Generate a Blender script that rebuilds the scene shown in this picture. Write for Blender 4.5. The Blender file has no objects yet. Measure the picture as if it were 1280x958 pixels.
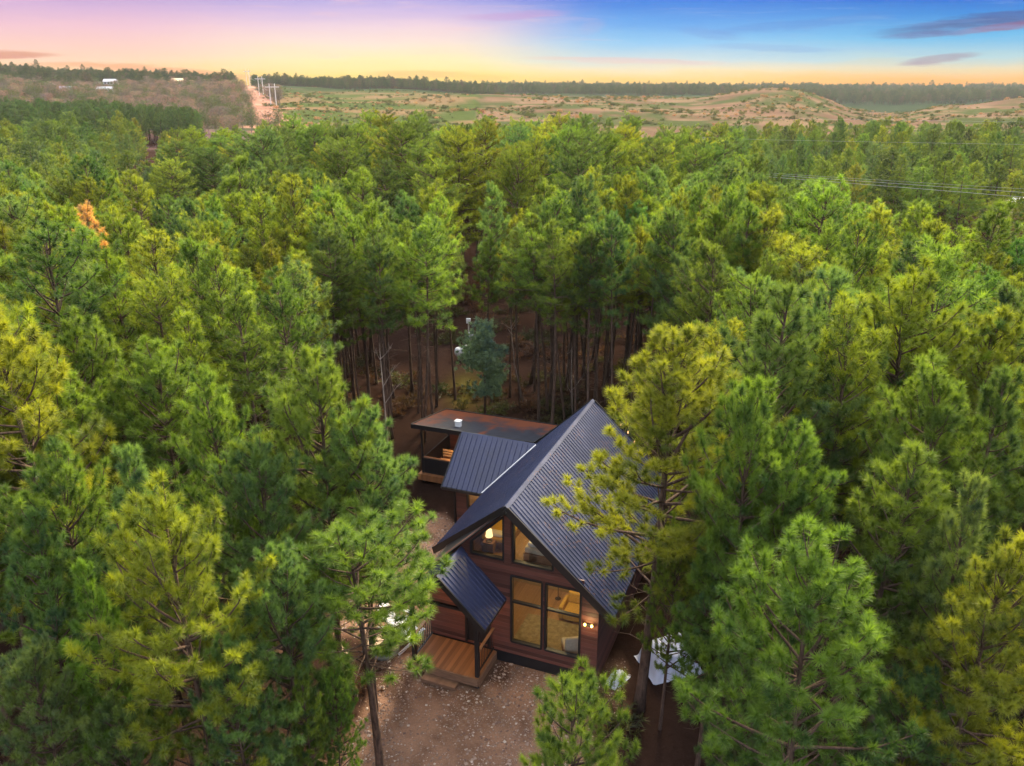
import bpy, math, random
import numpy as np
from mathutils import Vector, Matrix
from mathutils.geometry import tessellate_polygon

random.seed(11)
R = np.random.default_rng(11)
SC = bpy.context.scene
COL = SC.collection
PI = math.pi

# ------------------------------------------------------------------ camera
H, F, HOR = 19.5, 995.0, 108.0
PITCH = math.atan((479 - HOR) / F)
cp, sp = math.cos(PITCH), math.sin(PITCH)

def at(px, py, z=0.0):
    X, Y = px - 640, 479 - py
    d = (X, F * cp + Y * sp, -F * sp + Y * cp)
    t = (z - H) / d[2]
    return Vector((d[0] * t, d[1] * t, z))

def at_depth(px, py, D):
    X, Y = px - 640, 479 - py
    d = (X, F * cp + Y * sp, -F * sp + Y * cp)
    t = D / d[1]
    return Vector((d[0] * t, D, H + d[2] * t))

def proj(x, y, z):
    z = z - H
    c = y * cp - z * sp
    u = y * sp + z * cp
    return 640 + F * x / c, 479 - F * u / c

cam = bpy.data.cameras.new('camera')
cam.sensor_fit = 'HORIZONTAL'; cam.sensor_width = 36.0
cam.lens = 36.0 * F / 1280.0
cam.clip_start = 0.1; cam.clip_end = 20000
co = bpy.data.objects.new('camera', cam); COL.objects.link(co)
co.location = (0, 0, H); co.rotation_euler = (PI / 2 - PITCH, 0, 0)
SC.camera = co

# ------------------------------------------------------------------ node helpers
class NT:
    def __init__(s, tree):
        s.t = tree; s.n = tree.nodes; s.l = tree.links
    def new(s, typ, **kw):
        n = s.n.new(typ)
        for k, v in kw.items():
            setattr(n, k, v)
        return n
    def put(s, sock, v):
        if hasattr(v, 'is_output') or isinstance(v, bpy.types.NodeSocket):
            s.l.new(v, sock)
        else:
            sock.default_value = v
    def math(s, op, a, b=None, c=None, clamp=False):
        n = s.new('ShaderNodeMath', operation=op, use_clamp=clamp)
        s.put(n.inputs[0], a)
        if b is not None: s.put(n.inputs[1], b)
        if c is not None: s.put(n.inputs[2], c)
        return n.outputs[0]
    def mix(s, f, a, b, mode='MIX'):
        n = s.new('ShaderNodeMix', data_type='RGBA', blend_type=mode)
        s.put(n.inputs[0], f); s.put(n.inputs[6], a); s.put(n.inputs[7], b)
        return n.outputs[2]
    def ramp(s, f, stops, interp='LINEAR'):
        n = s.new('ShaderNodeValToRGB')
        r = n.color_ramp; r.interpolation = interp
        while len(r.elements) < len(stops): r.elements.new(0.5)
        for e, (p, c) in zip(r.elements, stops):
            e.position = p; e.color = (c[0], c[1], c[2], 1)
        s.put(n.inputs[0], f)
        return n.outputs[0]
    def noise(s, vec, scale, detail=4, rough=.55, dist=0.0, color=False):
        n = s.new('ShaderNodeTexNoise')
        if vec is not None: s.put(n.inputs['Vector'], vec)
        n.inputs['Scale'].default_value = scale; n.inputs['Detail'].default_value = detail
        n.inputs['Roughness'].default_value = rough; n.inputs['Distortion'].default_value = dist
        return n.outputs['Color' if color else 'Fac']
    def mapping(s, vec, scale=(1, 1, 1), rot=(0, 0, 0), loc=(0, 0, 0)):
        n = s.new('ShaderNodeMapping')
        s.put(n.inputs[0], vec)
        n.inputs['Scale'].default_value = scale; n.inputs['Rotation'].default_value = rot; n.inputs['Location'].default_value = loc
        return n.outputs[0]
    def bump(s, h, strength=.3, dist=.02):
        n = s.new('ShaderNodeBump'); s.put(n.inputs['Height'], h)
        n.inputs['Strength'].default_value = strength; n.inputs['Distance'].default_value = dist
        return n.outputs[0]
    def coord(s, which='Object'):
        return s.new('ShaderNodeTexCoord').outputs[which]

def c4(c): return (c[0], c[1], c[2], 1)
def lin(*rgb):
    return tuple(((v / 255) / 12.92 if v / 255 <= .04045 else ((v / 255 + .055) / 1.055) ** 2.4) for v in rgb)

def material(name):
    m = bpy.data.materials.new(name); m.use_nodes = True
    nt = NT(m.node_tree)
    return m, nt, m.node_tree.nodes['Principled BSDF']

def plain(name, col, rough=.6, var=.25, scale=3.0, bump=.15, metallic=0.0, spec=.5, stretch=(1, 1, 1), emis=None, es=0):
    m, nt, b = material(name)
    v = nt.mapping(nt.coord(), stretch)
    n = nt.noise(v, scale, 5)
    dark = tuple(x * (1 - var) for x in col); lite = tuple(min(1, x * (1 + var)) for x in col)
    nt.put(b.inputs['Base Color'], nt.ramp(n, [(.3, dark), (.7, lite)]))
    b.inputs['Roughness'].default_value = rough; b.inputs['Metallic'].default_value = metallic
    b.inputs['Specular IOR Level'].default_value = spec
    if bump: nt.put(b.inputs['Normal'], nt.bump(nt.noise(v, scale * 8, 3), bump, .01))
    if emis:
        b.inputs['Emission Color'].default_value = c4(emis); b.inputs['Emission Strength'].default_value = es
    return m

def boards(name, col, pitch, axis, rough=.6, var=.35):
    """timber boards: joints every pitch metres along axis, each board its own shade"""
    m, nt, b = material(name)
    o = nt.coord()
    sep = nt.new('ShaderNodeSeparateXYZ'); nt.put(sep.inputs[0], o)
    x = nt.math('DIVIDE', sep.outputs[axis], pitch)
    fr = nt.math('FRACT', x); fl = nt.math('FLOOR', x)
    wn = nt.new('ShaderNodeTexWhiteNoise', noise_dimensions='1D'); nt.put(wn.inputs['W'], fl)
    st = [14, 14, 14]; st[axis] = 60
    st2 = [1.5, 1.5, 1.5]; st2[axis] = 40
    grain = nt.noise(nt.mapping(o, tuple(st2)), 1.0, 5)
    dark = tuple(v * (1 - var) for v in col); lite = tuple(v * (1 + var) for v in col)
    f = nt.math('ADD', nt.math('MULTIPLY', wn.outputs[0], .5), nt.math('MULTIPLY', grain, .5))
    base = nt.ramp(f, [(.2, dark), (.8, lite)])
    gap = nt.math('SMOOTH_MIN', nt.math('MULTIPLY', nt.math('MINIMUM', fr, nt.math('SUBTRACT', 1.0, fr)), 14.0), 1.0, .1)
    nt.put(b.inputs['Base Color'], base)
    b.inputs['Roughness'].default_value = rough
    nt.put(b.inputs['Normal'], nt.bump(gap, .9, .012))
    return m

def foliage_material(name, trans=.45):
    m, nt, b = material(name)
    nt.n.remove(b)
    tint = nt.new('ShaderNodeAttribute', attribute_type='INSTANCER', attribute_name='tint')
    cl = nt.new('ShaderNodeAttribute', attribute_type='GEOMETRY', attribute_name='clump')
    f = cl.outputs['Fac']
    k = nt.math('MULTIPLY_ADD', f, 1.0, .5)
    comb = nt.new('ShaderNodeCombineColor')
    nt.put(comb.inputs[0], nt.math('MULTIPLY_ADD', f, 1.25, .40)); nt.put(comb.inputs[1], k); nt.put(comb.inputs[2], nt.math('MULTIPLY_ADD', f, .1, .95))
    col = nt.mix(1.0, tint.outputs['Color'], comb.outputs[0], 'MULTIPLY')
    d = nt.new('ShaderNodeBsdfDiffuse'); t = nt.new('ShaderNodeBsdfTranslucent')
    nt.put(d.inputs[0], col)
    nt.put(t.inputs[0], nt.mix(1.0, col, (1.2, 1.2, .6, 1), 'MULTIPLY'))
    g = nt.new('ShaderNodeBsdfGlossy'); g.inputs['Roughness'].default_value = .45
    g.inputs[0].default_value = (.6, .6, .6, 1)
    mx = nt.new('ShaderNodeMixShader'); nt.put(mx.inputs[0], trans)
    nt.l.new(d.outputs[0], mx.inputs[1]); nt.l.new(t.outputs[0], mx.inputs[2])
    m2 = nt.new('ShaderNodeMixShader'); nt.put(m2.inputs[0], .035)
    nt.l.new(mx.outputs[0], m2.inputs[1]); nt.l.new(g.outputs[0], m2.inputs[2])
    nt.l.new(m2.outputs[0], nt.n['Material Output'].inputs[0])
    return m

def bark_material(name, low, high):
    m, nt, b = material(name)
    o = nt.coord()
    n = nt.noise(nt.mapping(o, (9, 9, 2.2)), 1.6, 6, .65)
    nt.put(b.inputs['Base Color'], nt.ramp(n, [(.32, low), (.68, high)]))
    b.inputs['Roughness'].default_value = .9; b.inputs['Specular IOR Level'].default_value = .2
    nt.put(b.inputs['Normal'], nt.bump(n, .8, .03))
    return m

def glass_material():
    m, nt, b = material('window_glass'); nt.n.remove(b)
    fr = nt.new('ShaderNodeFresnel'); fr.inputs[0].default_value = 1.5
    n = nt.noise(nt.coord(), 1.3, 2)
    nt.put(fr.inputs['Normal'], nt.bump(n, .03, .05))
    t = nt.new('ShaderNodeBsdfTransparent'); t.inputs[0].default_value = (.86, .89, .87, 1)
    g = nt.new('ShaderNodeBsdfGlossy'); g.inputs['Roughness'].default_value = .02
    mx = nt.new('ShaderNodeMixShader')
    nt.put(mx.inputs[0], nt.math('MULTIPLY_ADD', fr.outputs[0], 1.7, .08, clamp=True))
    nt.l.new(t.outputs[0], mx.inputs[1]); nt.l.new(g.outputs[0], mx.inputs[2])
    nt.l.new(mx.outputs[0], nt.n['Material Output'].inputs[0])
    return m

def screen_material():
    m, nt, b = material('insect_screen'); nt.n.remove(b)
    t = nt.new('ShaderNodeBsdfTransparent'); d = nt.new('ShaderNodeBsdfDiffuse'); d.inputs[0].default_value = (.02, .02, .02, 1)
    mx = nt.new('ShaderNodeMixShader'); mx.inputs[0].default_value = .28
    nt.l.new(t.outputs[0], mx.inputs[1]); nt.l.new(d.outputs[0], mx.inputs[2])
    nt.l.new(mx.outputs[0], nt.n['Material Output'].inputs[0])
    return m

def metal_roof(name, col):
    m, nt, b = material(name)
    o = nt.coord()
    n = nt.noise(o, .9, 5, .6)
    n2 = nt.noise(nt.mapping(o, (3, 3, 3)), 6, 4, .7)
    base = nt.ramp(n, [(.3, tuple(v * .8 for v in col)), (.7, tuple(v * 1.25 for v in col))])
    specks = nt.math('GREATER_THAN', n2, .69)
    nt.put(b.inputs['Base Color'], nt.mix(nt.math('MULTIPLY', specks, .15), base, (.10, .055, .03, 1)))
    nt.put(b.inputs['Roughness'], nt.math('MULTIPLY_ADD', n, .25, .30))
    b.inputs['Specular IOR Level'].default_value = .6
    return m

def straw_roof(name):
    """dark membrane with drifts of rusty pine straw towards its rear and left edges"""
    m, nt, b = material(name)
    o = nt.coord()
    sep = nt.new('ShaderNodeSeparateXYZ'); nt.put(sep.inputs[0], o)
    back = nt.math('MULTIPLY', nt.math('SUBTRACT', sep.outputs[1], 13.2), .42)
    left = nt.math('MULTIPLY', nt.math('SUBTRACT', -8.6, sep.outputs[0]), .45)
    seam = nt.math('SUBTRACT', .55, nt.math('MULTIPLY', nt.math('ABSOLUTE', nt.math('ADD', sep.outputs[0], 6.1)), 2.2))
    e = nt.math('MAXIMUM', nt.math('MAXIMUM', back, left), seam)
    n = nt.noise(o, 1.1, 6, .65, .4)
    fine = nt.noise(nt.mapping(o, (30, 30, 30)), 1.0, 3)
    f = nt.math('ADD', e, nt.math('MULTIPLY', nt.math('SUBTRACT', n, .50), 2.6))
    f = nt.math('MULTIPLY', nt.math('MULTIPLY', f, 1.3, clamp=True), nt.math('MULTIPLY_ADD', fine, .8, .5), clamp=True)
    membrane = nt.ramp(nt.noise(o, 3, 4), [(.3, (.015, .017, .026)), (.7, (.028, .031, .044))])
    nt.put(b.inputs['Base Color'], nt.mix(f, membrane, (.17, .050, .020, 1)))
    nt.put(b.inputs['Roughness'], nt.math('MULTIPLY_ADD', f, .3, .68)); b.inputs['Specular IOR Level'].default_value = .2
    nt.put(b.inputs['Normal'], nt.bump(nt.math('ADD', f, nt.math('MULTIPLY', fine, .4)), .5, .03))
    return m

M = {}
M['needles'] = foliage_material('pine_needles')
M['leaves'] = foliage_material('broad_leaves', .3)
M['bark'] = bark_material('pine_bark', (.040, .026, .020), (.135, .085, .062))
M['pale_bark'] = bark_material('pale_bark', (.16, .12, .10), (.36, .29, .24))
M['twig'] = bark_material('bare_twigs', (.10, .075, .07), (.20, .15, .14))
M['roof'] = metal_roof('navy_metal_roof', (.026, .034, .084))
M['trim'] = plain('black_trim', (.012, .012, .014), .45, .2, 2, .05)
M['clad'] = boards('red_brown_cladding', (.105, .036, .026), .16, 2, .6, .5)
M['deckwood'] = boards('deck_boards', (.25, .105, .04), .14, 0)
M['railwood'] = plain('rail_timber', (.20, .11, .065), .6, .3, 4, .2, stretch=(1, 1, 6))
M['pine_lining'] = boards('pine_lining', (.42, .29, .11), .14, 2, .5, .2)
M['floorwood'] = boards('oak_floor', (.36, .22, .11), .12, 0, .4, .2)
M['concrete'] = plain('concrete', (.20, .19, .18), .85, .25, 5, .3)
M['glass'] = glass_material()
M['screen'] = screen_material()
M['straw_roof'] = straw_roof('straw_covered_roof')
M['white'] = plain('white_paint', (.75, .77, .80), .45, .08, 3, .05)
M['offwhite'] = plain('linen', (.70, .64, .52), .9, .1, 12, .2)
M['mustard'] = plain('mustard_fabric', (.55, .34, .06), .9, .15, 14, .25)
M['tan_stone'] = plain('tan_concrete', (.42, .30, .20), .8, .2, 6, .25)
M['tarp'] = plain('blue_white_tarp', (.50, .52, .64), .4, .1, 2, .2)
M['shade'] = plain('lamp_shade', (.8, .65, .4), .8, .05, 5, 0, emis=(1.0, .66, .28), es=.7)
M['bulb'] = plain('bulb_glass', (.9, .7, .3), .3, .0, 5, 0, emis=(1.0, .60, .10), es=3.2)
M['dimbulb'] = plain('string_bulb_glass', (.9, .7, .5), .3, .0, 5, 0, emis=(1.0, .42, .12), es=.9)
M['pinkstone'] = plain('pebble', (.40, .31, .27), .85, .4, .35, .0)
M['steel'] = plain('weathered_pole', (.55, .5, .46), .7, .15, 1, .1)
M['wire'] = plain('aluminium_cable', (.34, .34, .34), .5, .05, 1, 0, metallic=.2)
M['tyre'] = plain('tyre_rubber', (.02, .02, .02), .8, .1, 6, .1)
M['darkglass'] = plain('car_glass', (.015, .018, .022), .08, .1, 1, 0)
M['stump'] = plain('cut_wood', (.46, .33, .21), .8, .25, 9, .3)

# ------------------------------------------------------------------ object helpers
def tag(o, label=None, cat=None, group=None, kind=None):
    if label: o['label'] = label
    if cat: o['category'] = cat
    if group: o['group'] = group
    if kind: o['kind'] = kind
    return o

def empty(name, loc=(0, 0, 0), rz=0.0, parent=None):
    o = bpy.data.objects.new(name, None); COL.objects.link(o)
    o.location = loc; o.rotation_euler = (0, 0, rz); o.empty_display_size = .2
    if parent: o.parent = parent
    return o

def link(name, me, parent=None):
    o = bpy.data.objects.new(name, me); COL.objects.link(o)
    if parent: o.parent = parent
    return o

class MB:
    """collects faces, then links them as one mesh object"""
    def __init__(s): s.v = []; s.f = []; s.mi = []; s.cur = 0
    def face(s, pts):
        i = len(s.v); s.v += [tuple(p) for p in pts]; s.f.append(tuple(range(i, i + len(pts)))); s.mi.append(s.cur)
    def grid(s, vs, fs):
        i = len(s.v); s.v += [tuple(p) for p in vs]
        for f in fs: s.f.append(tuple(i + k for k in f)); s.mi.append(s.cur)
        return s
    def box(s, a, b):
        (x0, y0, z0), (x1, y1, z1) = a, b
        x0, x1 = min(x0, x1), max(x0, x1); y0, y1 = min(y0, y1), max(y0, y1); z0, z1 = min(z0, z1), max(z0, z1)
        vs = [(x0, y0, z0), (x1, y0, z0), (x1, y1, z0), (x0, y1, z0), (x0, y0, z1), (x1, y0, z1), (x1, y1, z1), (x0, y1, z1)]
        return s.grid(vs, [(3, 2, 1, 0), (4, 5, 6, 7), (0, 1, 5, 4), (1, 2, 6, 5), (2, 3, 7, 6), (3, 0, 4, 7)])
    def bar(s, p, q, w, h=None, up=(0, 0, 1)):
        """rectangular bar from p to q, w across, h along up"""
        h = w if h is None else h
        p, q = Vector(p), Vector(q); d = (q - p).normalized(); up = Vector(up)
        if abs(d.dot(up)) > .98: up = Vector((1, 0, 0))
        x = d.cross(up).normalized(); y = x.cross(d).normalized()
        vs = []
        for c in (p, q):
            for a, b in ((-1, -1), (1, -1), (1, 1), (-1, 1)): vs.append(c + x * a * w / 2 + y * b * h / 2)
        return s.grid(vs, [(3, 2, 1, 0), (4, 5, 6, 7), (0, 1, 5, 4), (1, 2, 6, 5), (2, 3, 7, 6), (3, 0, 4, 7)])
    def prism(s, poly, off):
        off = Vector(off); a = [Vector(p) for p in poly]; b = [p + off for p in a]; n = len(a)
        s.grid(a + b, [tuple(range(n - 1, -1, -1)), tuple(range(n, 2 * n))] + [(k, (k + 1) % n, n + (k + 1) % n, n + k) for k in range(n)])
        return s
    def tube(s, pts, rad, sides=6, cap=True):
        pts = [Vector(p) for p in pts]; n = len(pts); vs = []
        for i, p in enumerate(pts):
            d = (pts[min(i + 1, n - 1)] - pts[max(i - 1, 0)]).normalized()
            ref = Vector((0, 0, 1)) if abs(d.z) < .9 else Vector((1, 0, 0))
            x = d.cross(ref).normalized(); y = d.cross(x)
            r = rad[i] if hasattr(rad, '__len__') else rad
            for k in range(sides):
                a = 2 * PI * k / sides; vs.append(p + (x * math.cos(a) + y * math.sin(a)) * r)
        fs = []
        for i in range(n - 1):
            for k in range(sides):
                k2 = (k + 1) % sides
                fs.append((i * sides + k, i * sides + k2, (i + 1) * sides + k2, (i + 1) * sides + k))
        if cap: fs += [tuple(range(sides - 1, -1, -1)), tuple(range((n - 1) * sides, n * sides))]
        return s.grid(vs, fs)
    def lathe(s, prof, c=(0, 0, 0), seg=20):
        vs = []; n = len(prof)
        for r, z in prof:
            for k in range(seg):
                a = 2 * PI * k / seg; vs.append((c[0] + r * math.cos(a), c[1] + r * math.sin(a), c[2] + z))
        fs = [(i * seg + k, i * seg + (k + 1) % seg, (i + 1) * seg + (k + 1) % seg, (i + 1) * seg + k) for i in range(n - 1) for k in range(seg)]
        fs += [tuple(range(seg - 1, -1, -1)), tuple(range((n - 1) * seg, n * seg))]
        return s.grid(vs, fs)
    def mesh(s, name, mats, smooth=False):
        me = bpy.data.meshes.new(name); me.from_pydata(s.v, [], s.f)
        for m in (mats if isinstance(mats, (list, tuple)) else [mats]): me.materials.append(m)
        me.polygons.foreach_set('material_index', s.mi)
        if smooth: me.polygons.foreach_set('use_smooth', [True] * len(s.f))
        me.update(); return me
    def build(s, name, mat, parent=None, smooth=False, bevel=0.0):
        o = link(name, s.mesh(name, mat, smooth), parent)
        if bevel:
            b = o.modifiers.new('bevel', 'BEVEL'); b.width = bevel; b.segments = 2; b.limit_method = 'ANGLE'
        return o

# ------------------------------------------------------------------ tree library
def tri_mesh(name, tris, clump, mats, mi=None):
    """tris: (n,3,3)"""
    n = len(tris)
    me = bpy.data.meshes.new(name)
    me.vertices.add(n * 3); me.vertices.foreach_set('co', tris.astype(np.float32).ravel())
    me.loops.add(n * 3); me.loops.foreach_set('vertex_index', np.arange(n * 3, dtype=np.int32))
    me.polygons.add(n); me.polygons.foreach_set('loop_start', np.arange(0, n * 3, 3, dtype=np.int32))
    me.polygons.foreach_set('loop_total', np.full(n, 3, dtype=np.int32))
    me.update(calc_edges=True)
    a = me.attributes.new('clump', 'FLOAT', 'POINT'); a.data.foreach_set('value', np.repeat(clump, 3).astype(np.float32))
    for m in mats: me.materials.append(m)
    me.validate(); return me

def unit(a): return a / np.maximum(np.linalg.norm(a, axis=-1, keepdims=True), 1e-9)

def needles(P, D, rng, n, L, w, lo=5, hi=96, shade=None, droop=.08):
    """n needles in a bottle brush round each tuft at P pointing along D -> triangles and their clump value"""
    k = len(P)
    P = np.repeat(P, n, 0); D0 = np.repeat(unit(D), n, 0); sh = np.repeat(shade, n)
    m = len(P)
    perp = unit(np.cross(D0, unit(rng.normal(size=(m, 3)))))
    th = np.radians(rng.uniform(lo, hi, m))[:, None]
    d = D0 * np.cos(th) + perp * np.sin(th)
    base = P + D0 * (rng.uniform(-.50, .22, m)[:, None] * L)
    ln = (L * rng.uniform(.65, 1.1, m))[:, None]
    tip = base + d * ln; tip[:, 2] -= droop * L * rng.uniform(0, 1, m)
    s = unit(np.cross(d, unit(rng.normal(size=(m, 3))))) * w * .5
    tris = np.stack([base - s, base + s, tip], 1)
    return tris, np.clip(sh + rng.normal(0, .07, m), 0, 1)

def pine(seed, h, base, rad, whorl=.55, per=4.6, tn=60, L=.22, w=.011, r0=.13, shape='cone', sub=1.0, limbs=True, lean=.25, dead=8, sides=8):
    """a loblolly pine -> (MB of trunk and limbs, needle triangles, clump values)"""
    rng = np.random.default_rng(seed); tr = MB()
    ph, ax = rng.uniform(0, 6.28), rng.uniform(.2, 1.0) * lean
    def spine(z):
        t = z / h
        return np.array([ax * math.sin(2.1 * t + ph) - ax * math.sin(ph), ax * math.cos(1.7 * t + ph) - ax * math.cos(ph), z])
    zs = np.linspace(0, h * .985, 14)
    tr.tube([spine(z) for z in zs], [r0 * (1.25 if z == 0 else 1) * (1 - .9 * z / h) + .008 for z in zs], sides)
    P, D, S = [], [], []
    def tuft(p, d, s): P.append(p); D.append(d); S.append(s)
    z = base * h; zb = z; az = rng.uniform(0, 6.28)
    top = h * .97
    bulge = rng.uniform(0, 6.28)
    while z < top:
        t = (z - zb) / (h - zb)
        if shape == 'cone': prof = max(0, 1 - t ** 1.35) ** .8 * (.62 + .38 * min(1, t * 3.2)) + .06
        elif shape == 'dome': prof = (max(0, 1 - (t * 1.02) ** 2.6)) ** .6 * (.62 + .38 * min(1, t * 2.5)) + .08
        else: prof = max(0, 1 - t ** 2.0) ** .7 * (.72 + .28 * min(1, t * 3)) + .07
        nb = max(2, int(round(per * rng.uniform(.7, 1.25) * (1 if t < .85 else .8))))
        for b in range(nb):
            a = az + b * 2 * PI / nb + rng.normal(0, .28)
            Lb = rad * prof * rng.uniform(.5, 1.25) * (1 + .26 * math.sin(a + bulge) * math.cos(2.5 * t + bulge))
            if Lb < .12: continue
            if t < .25 and rng.random() < .25: continue
            kk_ = .55 if h > 15 else 1.0; el0 = math.radians(4 + 46 * t * kk_ + rng.normal(0, 10)); up = math.radians(30 * kk_ + 16 * t * kk_)
            z0 = z + rng.normal(0, whorl * .22)
            p = spine(max(z0, .3)); pts = [p]; nseg = 6; dirs = []
            for k in range(nseg):
                el = el0 + up * (k / nseg) ** 1.6
                aa = a + rng.normal(0, .09)
                d = np.array([math.cos(aa) * math.cos(el), math.sin(aa) * math.cos(el), math.sin(el)])
                p = p + d * Lb / nseg; pts.append(p); dirs.append(d)
            if limbs:
                rb = .009 + .013 * Lb * (r0 / .13) ** .5
                tr.tube(pts, [rb * (1 - .75 * k / nseg) for k in range(nseg + 1)], 5, False)
            bs = rng.normal(0, .16)
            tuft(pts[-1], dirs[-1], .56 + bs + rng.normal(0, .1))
            # side shoots
            step = .30 / sub
            s = .34 * Lb if Lb > .7 else .45 * Lb; side = 1
            while s < Lb:
                i = min(int(s / Lb * nseg), nseg - 1)
                q = pts[i] + (pts[i + 1] - pts[i]) * (s / Lb * nseg - i); d = dirs[i]
                lat = unit(np.cross(d, np.array([0, 0, 1.0]))) * side
                sd = unit(d * rng.uniform(.5, 1.0) + lat * rng.uniform(.5, 1.1) + np.array([0, 0, rng.uniform(.05, .6)]))
                ls = (Lb - s) * rng.uniform(.35, .65) + .12
                e = q + sd * ls
                if limbs and ls > .2: tr.tube([q, q + sd * ls * .5 + np.array([0, 0, -.02]), e], [.008, .006, .004], 4, False)
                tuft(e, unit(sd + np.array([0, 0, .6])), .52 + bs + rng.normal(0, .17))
                kk = int(ls / .32)
                for j in range(kk):
                    f = (j + 1) / (kk + 1)
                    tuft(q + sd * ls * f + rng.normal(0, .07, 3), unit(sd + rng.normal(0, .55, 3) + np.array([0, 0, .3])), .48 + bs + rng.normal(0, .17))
                s += step * rng.uniform(.7, 1.3); side = -side
        az += 2.4; z += whorl * rng.uniform(.75, 1.25) * (1 if t < .8 else .75)
    for k in range(3):
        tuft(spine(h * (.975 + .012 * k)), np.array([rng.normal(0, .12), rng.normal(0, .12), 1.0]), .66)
    # dead lower branches
    for k in range(dead):
        zd = rng.uniform(.18, base + .12) * h; a = rng.uniform(0, 6.28); p = spine(zd); ld = rng.uniform(.4, 1.5)
        d = np.array([math.cos(a), math.sin(a), rng.uniform(-.25, .35)])
        q1 = p + d * ld * .5; q2 = p + d * ld + np.array([rng.normal(0, .15), rng.normal(0, .15), rng.uniform(-.2, .1)])
        tr.tube([p, q1, q2], [.016, .011, .004], 4, False)
        if ld > .8:
            tr.tube([q1, q1 + np.array([d[1], -d[0], .3]) * ld * .4], [.008, .003], 3, False)
    P, D, S = np.array(P), np.array(D), np.clip(np.array(S), .05, .98)
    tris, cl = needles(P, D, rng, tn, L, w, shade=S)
    return tr, tris, cl

def bushy(seed, h, base, rad, n=1100, tn=30, L=.24, w=.05):
    """small round broad-leaved tree"""
    rng = np.random.default_rng(seed); tr = MB()
    tr.tube([(0, 0, 0), (.05, .02, h * .4), (.0, .06, h * .8)], [.08, .06, .02], 7)
    P, D, S = [], [], []
    for b in range(26):
        a = rng.uniform(0, 6.28); z0 = h * rng.uniform(base * .8, .85)
        t = (z0 / h - base) / (1 - base); L0 = rad * (.55 + .45 * math.sin(PI * min(max(t, .12), .95))) * rng.uniform(.7, 1.15)
        d = np.array([math.cos(a), math.sin(a), rng.uniform(.25, .9)]); p = np.array([.02, .03, z0])
        e = p + unit(d) * L0
        tr.tube([p, (p + e) / 2 + np.array([0, 0, -.05]), e], [.025, .016, .006], 5, False)
        bs = rng.normal(0, .14)
        for k in range(n // 26):
            f = rng.uniform(.3, 1.05)
            P.append(p + (e - p) * f + rng.normal(0, .24, 3)); D.append(unit(d + rng.normal(0, .6, 3))); S.append(.5 + bs + rng.normal(0, .12))
    tris, cl = needles(np.array(P), np.array(D), rng, tn, L, w, 10, 85, np.clip(np.array(S), .05, .98))
    return tr, tris, cl

def bare(seed, h, n1=16):
    """leafless tree -> MB"""
    rng = np.random.default_rng(seed); tr = MB()
    tr.tube([(0, 0, 0), (rng.normal(0, .15), rng.normal(0, .15), h * .5), (rng.normal(0, .3), rng.normal(0, .3), h)], [.035 + .006 * h, .025 + .003 * h, .006], 6)
    for k in range(n1):
        z = h * rng.uniform(.35, .95); a = rng.uniform(0, 6.28); l = h * .32 * (1.15 - z / h) + .3
        p = np.array([0, 0, z]); d = unit(np.array([math.cos(a), math.sin(a), rng.uniform(.5, 1.4)])); e = p + d * l
        tr.tube([p, p + d * l * .5 + np.array([0, 0, -.04]), e], [.014 + .002 * h, .011, .004], 4, False)
        for j in range(3):
            f = rng.uniform(.3, .9); q = p + d * l * f; dd = unit(d + rng.normal(0, .55, 3) + np.array([0, 0, .3]))
            tr.tube([q, q + dd * l * .45], [.009, .003], 3, False)
    return tr

def joined(name, tr, tris, cl, mats):
    """one mesh of needles (slot 0) and wood (slot 1), for the stuff masses"""
    vs = np.array(tr.v); wt = []
    for f in tr.f:
        for k in range(1, len(f) - 1): wt.append((f[0], f[k], f[k + 1]))
    wtri = vs[np.array(wt)]
    me = tri_mesh(name, np.concatenate([tris, wtri]), np.concatenate([cl, np.full(len(wtri), .5)]), mats)
    me.polygons.foreach_set('material_index', np.concatenate([np.zeros(len(tris), np.int32), np.ones(len(wtri), np.int32)]))
    return bpy.data.objects.new(name, me)

class Kind:
    def __init__(s, name, h, built):
        tr, tris, cl = built
        s.h = h
        s.trunk = tr.mesh(name + '_trunk', M['bark'], True)
        s.crown = tri_mesh(name + '_crown', tris, cl, [M['needles']])
        s.built = built

NEAR = [Kind('pine', 11, pine(100 + k, 11, .31 + .03 * (k % 3), 2.5 + .2 * (k % 2), tn=135, L=.25, w=.0125, whorl=.46, per=5.6, shape=('cone', 'oval', 'oval', 'dome', 'oval', 'cone')[k], sub=.95, lean=.35)) for k in range(6)] + [Kind('pine', 9, pine(131, 9, .52, 2.1, tn=150, L=.245, w=.0125, whorl=.42, per=5.4, shape='dome', sub=1.0, lean=.3, r0=.11, dead=6)), Kind('pine', 13.4, pine(143, 13.4, .36, 2.9, tn=140, L=.25, w=.0125, whorl=.54, per=6.2, shape='oval', sub=1.0, lean=.3, r0=.16, dead=10))]
MID = [Kind('pine', 12, pine(200 + k, 12, .45 + .02 * (k % 4), 1.95 + .16 * (k % 3), tn=52, L=.275, w=.021, shape=('oval', 'oval', 'cone', 'dome')[k % 4], per=5.4, whorl=.46, sub=.95, lean=.4, dead=5, sides=6)) for k in range(8)]
RING = [Kind('pine', 12.5, pine(250 + k, 12.5, .55 + .02 * k, 1.75, tn=52, L=.275, w=.021, shape=('oval', 'cone', 'dome', 'oval')[k], per=5.2, whorl=.46, sub=.95, lean=.5, dead=14, sides=6, r0=.095)) for k in range(4)]
BIG = [Kind('mature_pine', 17, pine(300 + k, 17, .40, 3.9, whorl=.72, per=6.5, tn=20, L=.36, w=.045, r0=.2, shape='dome', sub=.95, lean=.6, dead=4, sides=6)) for k in range(4)]
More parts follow.
